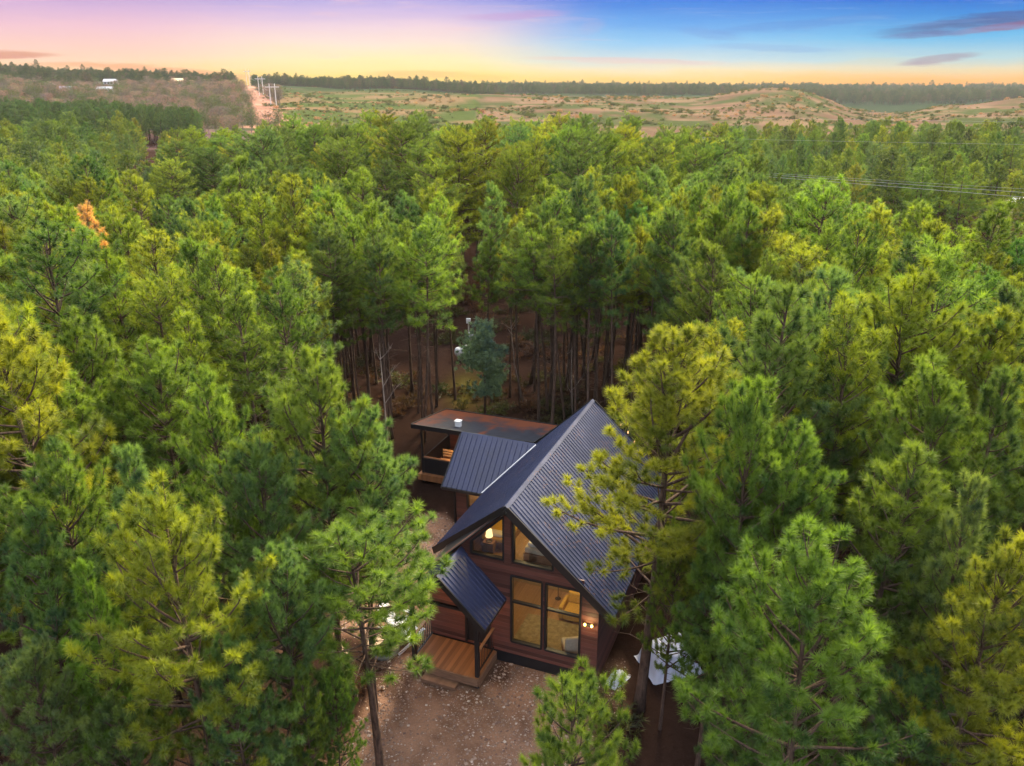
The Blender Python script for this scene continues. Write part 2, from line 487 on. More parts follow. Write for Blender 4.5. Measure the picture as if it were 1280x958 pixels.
FARK = [pine(400 + k, 12, .28, 2.5, whorl=.6, per=5.4, tn=14, L=.36, w=.055, shape=('cone', 'oval', 'dome', 'oval')[k % 4], sub=.8, limbs=False, lean=.4, dead=0, sides=5) for k in range(4)]

def lib(name, objs):
    c = bpy.data.collections.new(name)
    for o in objs: c.objects.link(o)
    return c
LIB_FAR = lib('far_pines', [joined('far_pine_%02d' % k, *b, [M['needles'], M['bark']]) for k, b in enumerate(FARK)])
LIB_MID = lib('stand_pines', [joined('stand_pine_%02d' % k, *b.built, [M['needles'], M['bark']]) for k, b in enumerate(MID)])
LIB_RING = lib('ring_pines', [joined('ring_pine_%02d' % k, *b.built, [M['needles'], M['bark']]) for k, b in enumerate(RING)])
LIB_BIG = lib('broad_pines', [joined('broad_pine_%02d' % k, *b.built, [M['needles'], M['bark']]) for k, b in enumerate(BIG)])
def barej(name, seed, h):
    tr = bare(seed, h, 22)
    rng = np.random.default_rng(seed); n = 240
    P = np.stack([rng.normal(0, h * .13, n), rng.normal(0, h * .13, n), h * rng.uniform(.35, 1.0, n)], 1)
    tris, cl = needles(P, rng.normal(size=(n, 3)) + np.array([0, 0, .8]), rng, 5, .8, .06, 5, 50, rng.uniform(.3, .7, n))
    return joined(name, tr, tris, cl, [M['needles'], M['twig']])
LIB_BARE = lib('bare_trees', [barej('bare_tree_%02d' % k, 500 + k, 8) for k in range(3)])
def scrubj(name, seed):
    rng = np.random.default_rng(seed); n = 60; tr = MB(); tr.tube([(0, 0, 0), (0, 0, .4)], [.03, .01], 4)
    P = np.stack([rng.normal(0, .35, n), rng.normal(0, .35, n), rng.uniform(.1, .8, n)], 1)
    tris, cl = needles(P, P * np.array([1, 1, .5]) + np.array([0, 0, .4]), rng, 9, .3, .05, 5, 80, rng.uniform(.25, .75, n))
    return joined(name, tr, tris, cl, [M['needles'], M['twig']])
LIB_SCRUB = lib('scrub_bushes', [scrubj('scrub_bush_%02d' % k, 600 + k) for k in range(3)])

def scatter(name, P, rot, scale, tint, collection, label, cat, rng):
    """one stuff object whose geometry nodes stand a plant on each of its points"""
    n = len(P); me = bpy.data.meshes.new(name)
    me.vertices.add(n); me.vertices.foreach_set('co', np.asarray(P, np.float32).ravel())
    def attr(nm, typ, key, vals): a = me.attributes.new(nm, typ, 'POINT'); a.data.foreach_set(key, np.asarray(vals).ravel())
    attr('turn', 'FLOAT', 'value', np.asarray(rot, np.float32)); attr('size', 'FLOAT_VECTOR', 'vector', np.asarray(scale, np.float32))
    attr('tint', 'FLOAT_VECTOR', 'vector', np.asarray(tint, np.float32))
    attr('pick', 'INT', 'value', rng.integers(0, len(collection.objects), n).astype(np.int32))
    me.update(); o = link(name, me)
    g = bpy.data.node_groups.new(name, 'GeometryNodeTree')
    g.interface.new_socket('Geometry', in_out='INPUT', socket_type='NodeSocketGeometry')
    g.interface.new_socket('Geometry', in_out='OUTPUT', socket_type='NodeSocketGeometry')
    N = g.nodes; Lk = g.links
    gi = N.new('NodeGroupInput'); go = N.new('NodeGroupOutput'); ip = N.new('GeometryNodeInstanceOnPoints')
    ci = N.new('GeometryNodeCollectionInfo'); ci.inputs['Collection'].default_value = collection
    ci.inputs['Separate Children'].default_value = True; ci.inputs['Reset Children'].default_value = True
    def named(nm, dt): a = N.new('GeometryNodeInputNamedAttribute'); a.data_type = dt; a.inputs['Name'].default_value = nm; return a.outputs['Attribute']
    cx = N.new('ShaderNodeCombineXYZ'); Lk.new(named('turn', 'FLOAT'), cx.inputs[2])
    er = N.new('FunctionNodeEulerToRotation'); Lk.new(cx.outputs[0], er.inputs[0])
    Lk.new(gi.outputs[0], ip.inputs['Points']); Lk.new(ci.outputs[0], ip.inputs['Instance'])
    ip.inputs['Pick Instance'].default_value = True
    Lk.new(named('pick', 'INT'), ip.inputs['Instance Index']); Lk.new(er.outputs[0], ip.inputs['Rotation']); Lk.new(named('size', 'FLOAT_VECTOR'), ip.inputs['Scale'])
    Lk.new(ip.outputs[0], go.inputs[0])
    md = o.modifiers.new('plants', 'NODES'); md.node_group = g
    tag(o, label, cat, kind='stuff')
    return o

# ------------------------------------------------------------------ terrain
COLX = np.array([-700, 0, 150, 290, 350, 450, 640, 850, 970, 1110, 1190, 1290, 1900], float)
# ground heights in metres at these distances (Y) for every column
DN = [0, 150, 260, 340, 420, 520, 640, 800, 1000, 1300, 1800, 2400, 3200, 6000]
def zz(D, py): return float(at_depth(640, py, D).z)
ZT = np.array([
    [0, 0, 0, 1, 4, 9, 16, 24, 30, 26, 20, 10, 5, 0],
    [0, 0, 0, 1, 4, 9, 15, 22, zz(1000, 95), 30, 20, 10, 5, 0],
    [0, 0, 0, 1, 3, 8, 13, 18, zz(1000, 102), 24, 16, 10, 5, 0],
    [0, 0, 0, 1, 3, 8, 13, 18, zz(1000, 107), 18, 15, 10, 5, 0],
    [0, 0, 0, 1, 3, 7, 11, 15, zz(1000, 108), 16, 14, 10, 5, 0],
    [0, 0, 0, 1, 3, 7, 10, 13, 16, zz(1300, 109.5), 15, 10, 5, 0],
    [0, 0, 0, 1, 4, 9, 12.5, 10, 9, 10, zz(1800, 110.5), 12, 5, 0],
    [0, 0, 0, 1, 3, 7, 11, 8, 6, 8, zz(1800, 112), 12, 5, 0],
    [0, 0, 0, 2, 5, 11, zz(640, 107), 9, 4, 4, zz(1800, 113), 12, 5, 0],
    [0, 0, 0, 0, 0, 0, -2, -6, -9, -4, zz(1800, 115), 12, 5, 0],
    [0, 0, 0, 1, 2, 5, zz(640, 132), -2, -4, 0, zz(1800, 115), 12, 5, 0],
    [0, 0, 0, 1, 4, 8, zz(640, 125), 2, 0, 2, zz(1800, 115), 12, 5, 0],
    [0, 0, 0, 1, 4, 8, 10, 4, 2, 4, 10, 12, 5, 0]])

def vnoise(x, y, s, seed=0):
    """smooth value noise"""
    x = np.asarray(x) / s + seed * 17.3; y = np.asarray(y) / s + seed * 9.1
    xi, yi = np.floor(x), np.floor(y); fx, fy = x - xi, y - yi
    fx, fy = fx * fx * (3 - 2 * fx), fy * fy * (3 - 2 * fy)
    def hsh(a, b):
        v = np.sin(a * 127.1 + b * 311.7) * 43758.5453; return v - np.floor(v)
    a, b, c, d = hsh(xi, yi), hsh(xi + 1, yi), hsh(xi, yi + 1), hsh(xi + 1, yi + 1)
    return (a * (1 - fx) + b * fx) * (1 - fy) + (c * (1 - fx) + d * fx) * fy

def pxcol(x, y):
    """column of the photograph a far ground point lies under"""
    y = np.maximum(y, 1e-3)
    return 640 + F * np.asarray(x) / (y * cp + H * sp)

def ground_z(x, y):
    x = np.asarray(x, float); y = np.asarray(y, float)
    D = np.hypot(x * .35, np.maximum(y, 0)); D = np.where(y > 0, D, 0)
    c = np.clip(pxcol(x, y), -700, 1900)
    zc = np.stack([np.interp(D, DN, ZT[k]) for k in range(len(COLX))])
    i = np.clip(np.searchsorted(COLX, c) - 1, 0, len(COLX) - 2)
    f = (c - COLX[i]) / (COLX[i + 1] - COLX[i]); f = f * f * (3 - 2 * f)
    z = np.take_along_axis(zc, i[None], 0)[0] * (1 - f) + np.take_along_axis(zc, i[None] + 1, 0)[0] * f
    k = np.clip((D - 120) / 300, 0, 1)
    z = z + k * ((vnoise(x, y, 90, 1) - .5) * 5 + (vnoise(x, y, 33, 2) - .5) * 2.0)
    z = z + (1 - k) * ((vnoise(x, y, 6, 3) - .5) * .12)
    return z

YAW = math.radians(21.6)
P0 = at(632, 634, 6.7)
UX, UY = math.cos(YAW), -math.sin(YAW); VX, VY = math.sin(YAW), math.cos(YAW)
def uv_of(x, y):
    dx, dy = np.asarray(x) - P0.x, np.asarray(y) - P0.y
    return dx * UX + dy * UY, dx * VX + dy * VY
def world(u, v, z=0.0): return Vector((P0.x + u * UX + v * VX, P0.y + u * UY + v * VY, z))

az = np.radians(np.concatenate([np.arange(-180, -50, 6), np.arange(-50, 50, .42), np.arange(50, 180, 6)]))
rr = np.concatenate([[0, 3], np.arange(6, 72, .5), 72 * np.exp(np.linspace(0, math.log(2250 / 72), 130))[1:]])
AZ, RR = np.meshgrid(az, rr); GX = RR * np.sin(AZ); GY = RR * np.cos(AZ)
GZ = ground_z(GX, GY)
na, nr = len(az), len(rr)
gme = bpy.data.meshes.new('ground')
verts = np.stack([GX, GY, GZ], -1).reshape(-1, 3)
I, J = np.meshgrid(np.arange(nr - 1), np.arange(na), indexing='ij'); J2 = (J + 1) % na
quads = np.stack([I * na + J, (I + 1) * na + J, (I + 1) * na + J2, I * na + J2], -1).reshape(-1, 4)[:, ::-1]
gme.from_pydata(verts.tolist(), [], quads.tolist())
gme.polygons.foreach_set('use_smooth', [True] * len(quads))

def blend(a, b, f): f = np.clip(f, 0, 1)[..., None]; return a * (1 - f) + b * f
def sstep(a, b, x): t = np.clip((x - a) / (b - a), 0, 1); return t * t * (3 - 2 * t)
def gravel_mask(x, y):
    u, v = uv_of(x, y); w = (vnoise(x, y, 1.6, 5) - .5) * 1.6 + (vnoise(x, y, .6, 8) - .5) * .7
    front = sstep(.6, -.6, np.maximum(np.maximum(-3.9 - u, u - 3.4), np.maximum(v - 1.5, -11.5 - v)) + w)
    left = sstep(.5, -.5, np.maximum(np.maximum(-7.6 - u, u + 3.2), np.maximum(v - 9.2, -1.0 - v)) + w)
    return np.maximum(front, left)
def sandy(x, y):
    """the pale cut up the left hill"""
    D = y; c = pxcol(x, y)
    mid = np.interp(D, [330, 430, 560, 700, 900, 1040], [338, 336, 327, 320, 311, 306]); half = np.interp(D, [330, 500, 700, 900, 1040], [27, 20, 12, 7, 4])
    return sstep(1.25, .75, np.abs(c - mid) / half + (vnoise(x, y, 14, 4) - .5) * 1.3 + (vnoise(x, y, 5, 14) - .5) * .5) * sstep(330, 360, D) * sstep(1060, 1030, D)

x, y = verts[:, 0], verts[:, 1]; D = np.where(y > 0, np.hypot(x * .35, y), 0); cx = np.where(y > 1, pxcol(x, y), 640)
nA, nB, nC = vnoise(x, y, 40, 6), vnoise(x, y, 14, 7), vnoise(x, y, 130, 9)
litter = np.array([.030, .017, .013]) * (.7 + .6 * vnoise(x, y, 2.5, 10))[:, None]
stone = np.array([.30, .172, .112]) * (.75 + .5 * vnoise(x, y, 1.1, 11))[:, None]
uR, vR = uv_of(x, y)
for rut in (-1.9, -.3): stone = blend(stone, stone * .62, np.exp(-((uR - rut - .12 * vR - .25 * np.sin(vR * .5)) / .22) ** 2) * sstep(.5, -1.5, vR))
stone = blend(stone, litter * 1.6, sstep(.55, .75, vnoise(x, y, 1.9, 44) * .6 + vnoise(x, y, .7, 45) * .4) * .75)
cov = blend(litter, stone, gravel_mask(x, y))
moss = np.exp(-((x + 3.2) ** 2 / 1.2 + (y - 51) ** 2 / 9.0)); cov = blend(cov, np.array([.10, .085, .02]), moss * .9)
clear = sstep(1, .6, np.hypot((cx - 178) / 30, (D - 146) / 22)); cov = blend(cov, np.array([.15, .09, .085]), clear)
clear2 = sstep(1, .6, np.hypot((cx - 1255) / 50, (D - 142) / 14)); cov = blend(cov, np.array([.12, .08, .08]), clear2)
brown = blend(np.array([.105, .066, .046]), np.array([.048, .058, .024]), sstep(.44, .60, nB * .5 + nA * .5 + .02))
brown = blend(brown, np.array([.150, .098, .066]), sstep(.58, .75, vnoise(x, y * 2.2, 20, 12)) * .8)
green = blend(np.array([.050, .066, .022]), np.array([.13, .09, .05]), sstep(.60, .72, vnoise(x * .4, y, 24, 13)))
purple = blend(np.array([.13, .083, .078]), np.array([.055, .06, .032]), sstep(.5, .7, nA))
hill = np.where((cx > 600)[:, None], brown, np.where((cx > 345)[:, None], green, purple))
hill = blend(hill, np.array([.024, .036, .018]), sstep(760, 1000, D))
cov = blend(cov, hill, sstep(270, 330, D + (nB - .5) * 60))
cov = blend(cov, np.array([.27, .145, .105]) * (.75 + .5 * vnoise(x, y, 9, 15))[:, None], sandy(x, y))
ca = gme.color_attributes.new('cover', 'FLOAT_COLOR', 'POINT')
ca.data.foreach_set('color', np.concatenate([cov, np.ones((len(cov), 1))], 1).astype(np.float32).ravel())

gm, nt, b = material('forest_floor')
vc = nt.new('ShaderNodeAttribute', attribute_type='GEOMETRY', attribute_name='cover').outputs['Color']
o_ = nt.coord('Object')
n1 = nt.noise(o_, 2.6, 6, .7); n2 = nt.noise(o_, 17, 4, .75); n3 = nt.noise(nt.mapping(o_, (.1, .22, .1)), 1.0, 6, .7)
k = nt.math('MULTIPLY_ADD', n1, .8, nt.math('MULTIPLY_ADD', n2, .9, nt.math('MULTIPLY', n3, .7)))
k = nt.math('SUBTRACT', k, .22)
mul = nt.new('ShaderNodeVectorMath', operation='SCALE'); nt.put(mul.inputs[0], vc); nt.put(mul.inputs['Scale'], k)
nt.put(b.inputs['Base Color'], mul.outputs[0]); b.inputs['Roughness'].default_value = .95; b.inputs['Specular IOR Level'].default_value = 0.0
nt.put(b.inputs['Normal'], nt.bump(nt.math('ADD', n1, n2), .6, .08))
gme.materials.append(gm); gme.update()
ground = link('ground', gme); tag(ground, kind='structure')

# pebbles of the drive
rng = np.random.default_rng(5)
pts = []
uu = rng.uniform(-9.5, 5, 190000); vv = rng.uniform(-12, 9.5, 190000)
wx = P0.x + uu * UX + vv * VX; wy = P0.y + uu * UY + vv * VY
keep = (rng.random(190000) < gravel_mask(wx, wy) * (.18 + .5 * vnoise(wx, wy, 1.5, 20))) & ~((uu > -3.3) & (uu < 3.2) & (vv > .5)) & ~((uu > -3.1) & (uu < -.5) & (vv > -1.2))
wx, wy = wx[keep], wy[keep]; n = len(wx); wz = ground_z(wx, wy)
s = rng.gamma(1.9, .0105, n).clip(.009, .075)
oct_ = np.array([[1, 0, 0], [0, 1, 0], [-1, 0, 0], [0, -1, 0], [0, 0, .6], [0, 0, -.5]], float)
a = rng.uniform(0, 6.28, n); ca_, sa_ = np.cos(a), np.sin(a)
ov = oct_[None] * (s[:, None] * rng.uniform(.6, 1.3, (n, 3)))[:, None, :]
ov = np.stack([ov[..., 0] * ca_[:, None] - ov[..., 1] * sa_[:, None], ov[..., 0] * sa_[:, None] + ov[..., 1] * ca_[:, None], ov[..., 2]], -1) + np.stack([wx, wy, wz + s * .25], -1)[:, None, :]
of = np.array([(0, 1, 4), (1, 2, 4), (2, 3, 4), (3, 0, 4), (1, 0, 5), (2, 1, 5), (3, 2, 5), (0, 3, 5)])
pe = tri_mesh('gravel', ov[:, of].reshape(-1, 3, 3), np.repeat(rng.random(n), 8), [M['pinkstone']])
mp = M['pinkstone'].node_tree; ntp = NT(mp); bp = mp.nodes['Principled BSDF']
cl = ntp.new('ShaderNodeAttribute', attribute_type='GEOMETRY', attribute_name='clump').outputs['Fac']
for l in list(bp.inputs['Base Color'].links): mp.links.remove(l)
ntp.put(bp.inputs['Base Color'], ntp.ramp(cl, [(0, (.15, .085, .065)), (.5, (.26, .165, .115)), (.85, (.36, .26, .20)), (1, (.54, .44, .36))]))
tag(link('gravel', pe), 'pinkish brown gravel with pale stones spread in front of the cabin', 'gravel', kind='stuff')

# ------------------------------------------------------------------ the cabin (local frame: x along the gable, y along the ridge)
cabin = empty('cabin', (P0.x, P0.y, 0), -YAW)
tag(cabin, 'timber cabin with steep navy metal roof, lit gable windows and low rear porch wing', 'cabin')
HR = 6.7

def ribbed(name, poly, across, fall, pitch, mat, parent, rib=.035, thick=.0):
    """ribbed metal sheet over a flat convex polygon; ribs run along fall"""
    poly = [Vector(p) for p in poly]; A = Vector(across).normalized(); Fv = Vector(fall).normalized()
    N = A.cross(Fv).normalized()
    if N.z < 0: N = -N
    o = poly[0]; st = [((p - o).dot(A), (p - o).dot(Fv)) for p in poly]
    s0, s1 = min(q[0] for q in st), max(q[0] for q in st)
    def span(s):
        ts = []
        for (a, b), (c, d) in zip(st, st[1:] + st[:1]):
            if abs(a - c) < 1e-9:
                if abs(s - a) < 1e-6: ts += [b, d]
                continue
            k = (s - a) / (c - a)
            if -1e-6 <= k <= 1 + 1e-6: ts.append(b + k * (d - b))
        return (min(ts), max(ts)) if ts else None
    ss = []; s = s0 + 1e-5
    prof = ((0, 0), (.70, 0), (.78, 1), (.92, 1), (1.0, 0))
    n = int((s1 - s0) / pitch) + 1
    for k in range(n):
        for f, hgt in prof[:-1]:
            q = s0 + (k + f) * pitch
            if q < s1 - 1e-4: ss.append((q, hgt))
    ss.append((s1 - 1e-5, 0))
    for q in st:                                                     # keep the corners sharp
        if s0 < q[0] < s1: ss.append((q[0], 0))
    ss.sort()
    mb = MB(); rows = []
    for q, hgt in ss:
        sp_ = span(min(max(q, s0 + 1e-6), s1 - 1e-6))
        if sp_: rows.append([o + A * q + Fv * t + N * (rib * hgt + .004) for t in sp_])
    for r0, r1 in zip(rows, rows[1:]): mb.face([r0[0], r1[0], r1[1], r0[1]])
    ob = mb.build(name, mat, parent)
    ed = [list(p) for p in poly]
    return ob

def wall_face(mb, outer, holes, y0, y1, axis='y'):
    """a wall of any outline with window holes, between y0 and y1 (axis x: between x0 and x1)"""
    def P(q, d): return (q[0], d, q[1]) if axis == 'y' else (d, q[0], q[1])
    loops = [outer] + holes
    flat = [q for l in loops for q in l]
    tris = tessellate_polygon([[Vector((q[0], q[1], 0)) for q in l] for l in loops])
    for d in (y0, y1):
        for t in tris: mb.face([P(flat[k], d) for k in t])
    for l in loops:
        for a, b in zip(l, l[1:] + l[:1]): mb.face([P(a, y0), P(b, y0), P(b, y1), P(a, y1)])

def window(poly, y, parent, bars=(), w=.075, axis='y', name='window', outward=-1):
    """frame of bars round poly with a pane of glass as its sub-part; y is the outside face of the wall"""
    def P(q, d): return Vector((q[0], d, q[1])) if axis == 'y' else Vector((d, q[0], q[1]))
    up = (0, 1, 0) if axis == 'y' else (1, 0, 0)
    mb = MB(); d = y + .05 * -outward
    cxp = sum(q[0] for q in poly) / len(poly); czp = sum(q[1] for q in poly) / len(poly)
    for a, b in zip(poly, poly[1:] + poly[:1]):
        mb.bar(P(a, d), P(b, d), w, .16, up)
    for a, b in bars: mb.bar(P(a, d), P(b, d), w, .12, up)
    f = mb.build(name, M['trim'], parent)
    pm = MB(); pm.face([P(q, y + .07 * -outward) for q in poly])
    pm.build('pane', M['glass'], f)
    return f

def roof_z(u): return HR - abs(u)

# front gable wall (y .5 to .68)
WL, WR, WY = -3.2, 3.13, .5
UL = [(-1.50, 4.34), (-.28, 4.34), (-.28, 6.02), (-1.50, 4.80)]
UR = [(.06, 4.34), (1.50, 4.34), (1.50, 4.80), (.06, 6.08)]
LL = [(0.0, 1.05), (1.13, 1.05), (1.13, 3.78), (0.0, 3.78)]
LR = [(1.26, 1.05), (2.50, 1.05), (2.50, 3.78), (1.26, 3.78)]
DOOR = [(-1.75, .56), (-.85, .56), (-.85, 2.62), (-1.75, 2.62)]
mb = MB()
wall_face(mb, [(WL, .52), (WR, .52), (WR, roof_z(WR) - .16), (0, HR - .16), (WL, roof_z(WL) - .16)], [UL, UR, LL, LR, DOOR], WY, WY + .16)
mb.build('front_wall', M['clad'], cabin)
mb = MB(); mb.box((-.24, WY - .05, 4.25), (-.0, WY - .003, HR - .45)); mb.build('gable_post', M['clad'], cabin)
mb = MB(); mb.box((-1.6, WY - .045, 3.87), (2.6, WY - .003, 4.245)); mb.build('belly_board', M['clad'], cabin)
for w_ in (UL, UR): window(w_, WY, cabin)
window(LL, WY, cabin, [((0, 2.72), (1.13, 2.72))]); window(LR, WY, cabin, [((1.26, 2.74), (2.50, 2.74))])
mb = MB()
for a_, b_ in (((-1.75, .56), (-1.75, 2.62)), ((-1.75, 2.62), (-.85, 2.62)), ((-.85, 2.62), (-.85, .56))):
    mb.bar((a_[0], WY + .05, a_[1]), (b_[0], WY + .05, b_[1]), .08, .16, (0, 1, 0))
door = MB().box((-1.70, WY + .04, .60), (-.90, WY + .09, 2.57)).build('door', M['trim'], cabin)
mb.build('door_frame', M['trim'], door)
MB().box((-1.55, WY + .03, 1.3), (-1.05, WY + .038, 2.4)).build('door_glass', M['darkglass'], door)
MB().tube([(-.98, WY - .03, 1.45), (-.98, WY - .03, 1.70)], .015, 6).build('handle', M['steel'], door)
mb = MB(); mb.box((WL + .05, WY + .03, -.05), (WR - .05, WY + .12, .52)); mb.build('foundation_skirt', M['trim'], cabin)
# side and rear walls
for xa, xb, nm in ((WL, WL + .15, 'side_wall'), (WR - .15, WR, 'side_wall')):
    xm = xa if xa < 0 else xb
    top = roof_z(xm) - .16
    mb = MB(); mb.box((xa, WY + .165, -.05), (xb, 9.8, top)); mb.build(nm, M['clad'], cabin)
mb = MB(); wall_face(mb, [(WL + .16, -.05), (WR - .16, -.05), (WR - .16, roof_z(WR) - .05), (0, HR - .18), (WL + .16, roof_z(WL) - .05)], [], 9.65, 9.8)
mb.build('rear_wall', M['clad'], cabin)
# interior linings and floors
mb = MB(); mb.box((WL + .17, WY + .165, .45), (WR - .17, 9.6, .58)); mb.build('ground_floor', M['floorwood'], cabin)
mb = MB(); mb.box((-2.22, WY + .165, 3.98), (2.22, 9.6, 4.16)); mb.build('loft_floor', M['floorwood'], cabin)
for sx in (-1, 1):
    e = 3.0 if sx < 0 else 2.94
    mb = MB(); mb.prism([(sx * .02, .7, HR - .26), (sx * .02, 9.6, HR - .26), (sx * e, 9.6, HR - .26 - e), (sx * e, .7, HR - .26 - e)], (0, 0, -.05))
    mb.build('ceiling_lining', M['pine_lining'], cabin)
    x_ = WL + .155 if sx < 0 else WR - .155
    mb = MB(); mb.box((x_, .68, .59), (x_ + .03 * -sx, 9.6, 3.3)); mb.build('wall_lining', M['pine_lining'], cabin)
mb = MB(); mb.box((-2.9, 4.6, .59), (2.9, 4.68, 3.3)); mb.box((-2.2, 4.6, 3.303), (2.2, 4.68, 3.97)); mb.build('partition', M['pine_lining'], cabin)
mb = MB(); mb.prism([(-1.9, 4.6, 4.17), (1.9, 4.6, 4.17), (1.75, 4.6, 4.6), (.1, 4.6, 6.2), (-.1, 4.6, 6.2), (-1.75, 4.6, 4.6)], (0, .08, 0)); mb.build('loft_partition', M['pine_lining'], cabin)

# main roof
RL = [(0, 0, HR), (-4.3, 3.0, 2.4), (-4.3, 10.3, 2.4), (0, 10.1, HR)]
RR_ = [(0, 0, HR), (3.66, .38, HR - 3.66), (3.66, 10.8, HR - 3.66), (0, 10.1, HR)]
for poly, sx in ((RL, -1), (RR_, 1)):
    ro = ribbed('roof', poly, (0, 1, 0), (sx, 0, -1), .20, M['roof'], cabin, .026)
    mb = MB(); mb.prism([(p[0], p[1], p[2] - .012) for p in poly], (0, 0, -.15)); mb.build('soffit', M['trim'], ro)
    a_, b_ = Vector(poly[0]), Vector(poly[1])
    off = Vector((0, -.02, -.09))
    mb = MB(); mb.bar(a_ + off, b_ + off, .05, .26); mb.build('fascia', M['trim'], ro)
    a_, b_ = Vector(poly[3]), Vector(poly[2]); off = Vector((0, .02, -.09))
    mb = MB(); mb.bar(a_ + off, b_ + off, .05, .26); mb.build('fascia', M['trim'], ro)
mb = MB()
for sx in (-1, 1): mb.face([(0, -.03, HR + .055), (0, 10.13, HR + .055), (sx * .10, 10.13, HR - .045), (sx * .10, -.03, HR - .045)])
mb.build('ridge_cap', M['roof'], cabin)

MB().prism([(-.02, .10, HR - .19), (-.02, .42, HR - .19), (-3.34, .42, HR - 3.51), (-3.34, 2.5, HR - 3.51)], (0, 0, -.07)).build('eave_board', M['trim'], cabin)
def fallen(poly, fall, n_, parent, sd):
    q_ = np.random.default_rng(sd); a_, b_, c_, d_ = [np.array(p) for p in poly]
    u_, v_ = q_.random(n_)[:, None], (q_.random(n_) ** .8)[:, None]
    P_ = (a_ * (1 - v_) + b_ * v_) * (1 - u_) + (d_ * (1 - v_) + c_ * v_) * u_
    f_ = np.array(fall) / np.linalg.norm(fall); ac = np.array([0, 1.0, 0]); nn = np.cross(ac, f_); nn = nn * np.sign(nn[2])
    keep = vnoise(P_[:, 1], P_[:, 2] * 1.5, .9, sd) > .5; P_ = P_[keep] + nn * .045
    th = q_.uniform(0, 6.28, len(P_))[:, None]; dd = ac * np.cos(th) + f_ * np.sin(th); sd_ = ac * -np.sin(th) + f_ * np.cos(th)
    L_ = q_.uniform(.05, .16, len(P_))[:, None]
    link('fallen_needles', tri_mesh('fallen_needles', np.stack([P_ - sd_ * .007, P_ + sd_ * .007, P_ + dd * L_], 1), q_.random(len(P_)), [M['straw']]), parent)
M['straw'] = plain('dry_pine_straw', (.22, .105, .05), .9, .3, 4, 0)
fallen(RR_, (1, 0, -1), 1300, cabin, 61)
fallen(RL, (-1, 0, -1), 500, cabin, 62)
# cross gable on the left
cw = empty('side_wing', (0, 0, 0), 0, cabin)
CR = 9.77
near = [(-6.18, CR, 4.3), (-2.42, CR, 4.3), (-4.32, 7.85, 2.38), (-6.32, 7.85, 2.38)]
farp = [(-6.18, CR, 4.3), (-2.42, CR, 4.3), (-4.0, 11.4, 2.67), (-6.32, 11.4, 2.67)]
for poly, fy in ((near, -1), (farp, 1)):
    ro = ribbed('wing_roof', poly, (1, 0, 0), (0, fy, -1), .25, M['roof'], cw)
    MB().prism([(p[0], p[1], p[2] - .012) for p in poly], (0, 0, -.1)).build('soffit', M['trim'], ro)
MB().bar((-6.2, CR - .02, 4.2), (-6.34, 7.83, 2.28), .05, .2).build('fascia', M['trim'], cw)
MB().bar((-6.34, 7.83, 2.30), (-4.36, 7.83, 2.30), .06, .13).build('gutter', M['trim'], cw)
mb = MB(); mb.bar((-2.46, 9.72, 4.31), (-4.34, 7.83, 2.43), .05, .03, (-.5, -.5, .7)); mb.build('valley_flashing', M['white'], cw)
mb = MB(); mb.face([(-6.18, CR - .14, 4.17), (-2.5, CR - .14, 4.17), (-2.5, CR, 4.345), (-6.18, CR, 4.345)]); mb.face([(-6.18, CR + .14, 4.17), (-2.5, CR + .14, 4.17), (-2.5, CR, 4.345), (-6.18, CR, 4.345)]); mb.build('ridge_cap', M['roof'], cw)
SW = [(-5.27, 1.25), (-4.2, 1.25), (-4.2, 2.10), (-5.27, 2.10)]
mb = MB(); wall_face(mb, [(-5.85, -.05), (-3.22, -.05), (-3.22, 2.5), (-5.85, 2.5)], [SW], 8.3, 8.42); mb.build('wing_wall', M['clad'], cw)
window(SW, 8.3, cw)
mb = MB(); wall_face(mb, [(8.425, -.05), (11.3, -.05), (11.3, 2.6), (CR, 4.1), (8.425, 2.75)], [], -5.85, -5.73, 'x'); mb.build('wing_wall', M['clad'], cw)
MB().box((-5.93, 8.22, -.05), (-5.86, 8.34, 2.36)).build('corner_trim', M['trim'], cw)
mb = MB(); mb.box((-5.7, 9.2, .3), (-3.3, 9.25, 2.6)); mb.build('wall_lining', M['pine_lining'], cw)

# rear porch wing with its low roof
pw = empty('rear_porch', (0, 0, 0), 0, cabin)
flat = [(-9.84, 11.55, 3.4), (-3.3, 11.75, 3.4), (-3.3, 15.5, 2.78), (-9.84, 15.5, 2.72)]
rf = MB(); rf.prism(flat, (0, 0, -.16)); rfo = rf.build('porch_wing_roof', M['straw_roof'], pw)
mb = MB()
for a_, b_ in zip(flat, flat[1:] + flat[:1]):
    c_ = Vector((-6.5, 13.5, 3.0)); a2 = Vector(a_); b2 = Vector(b_); out = ((a2 + b2) / 2 - c_); out.z = 0; out.normalize()
    mb.bar(a2 + out * .025 + Vector((0, 0, -.08)), b2 + out * .025 + Vector((0, 0, -.08)), .05, .24)
mb.build('fascia', M['trim'], rfo)
mb = MB(); mb.box((-7.82, 12.40, 3.22), (-7.54, 12.66, 3.54)); vb = mb.build('roof_vent', M['white'], rfo, bevel=.02)
mb = MB(); mb.box((-7.85, 12.37, 3.54), (-7.51, 12.69, 3.57)); mb.build('vent_cap', M['white'], vb, bevel=.01)
MB().box((-9.7, 11.8, .42), (-3.6, 15.3, .55)).build('porch_floor', M['deckwood'], pw)
MB().box((-9.72, 11.72, .22), (-3.6, 11.79, .56)).build('rim_board', M['deckwood'], pw)
for px_ in (-9.5, -6.2):
    for py_ in (12.0, 15.1):
        MB().box((px_ - .06, py_ - .06, -.05), (px_ + .06, py_ + .06, 3.1 if py_ < 13 else 2.62)).build('post', M['trim'], pw)
MB().box((-9.45, 11.96, .56), (-6.1, 12.02, 1.42)).build('panel', M['trim'], pw)
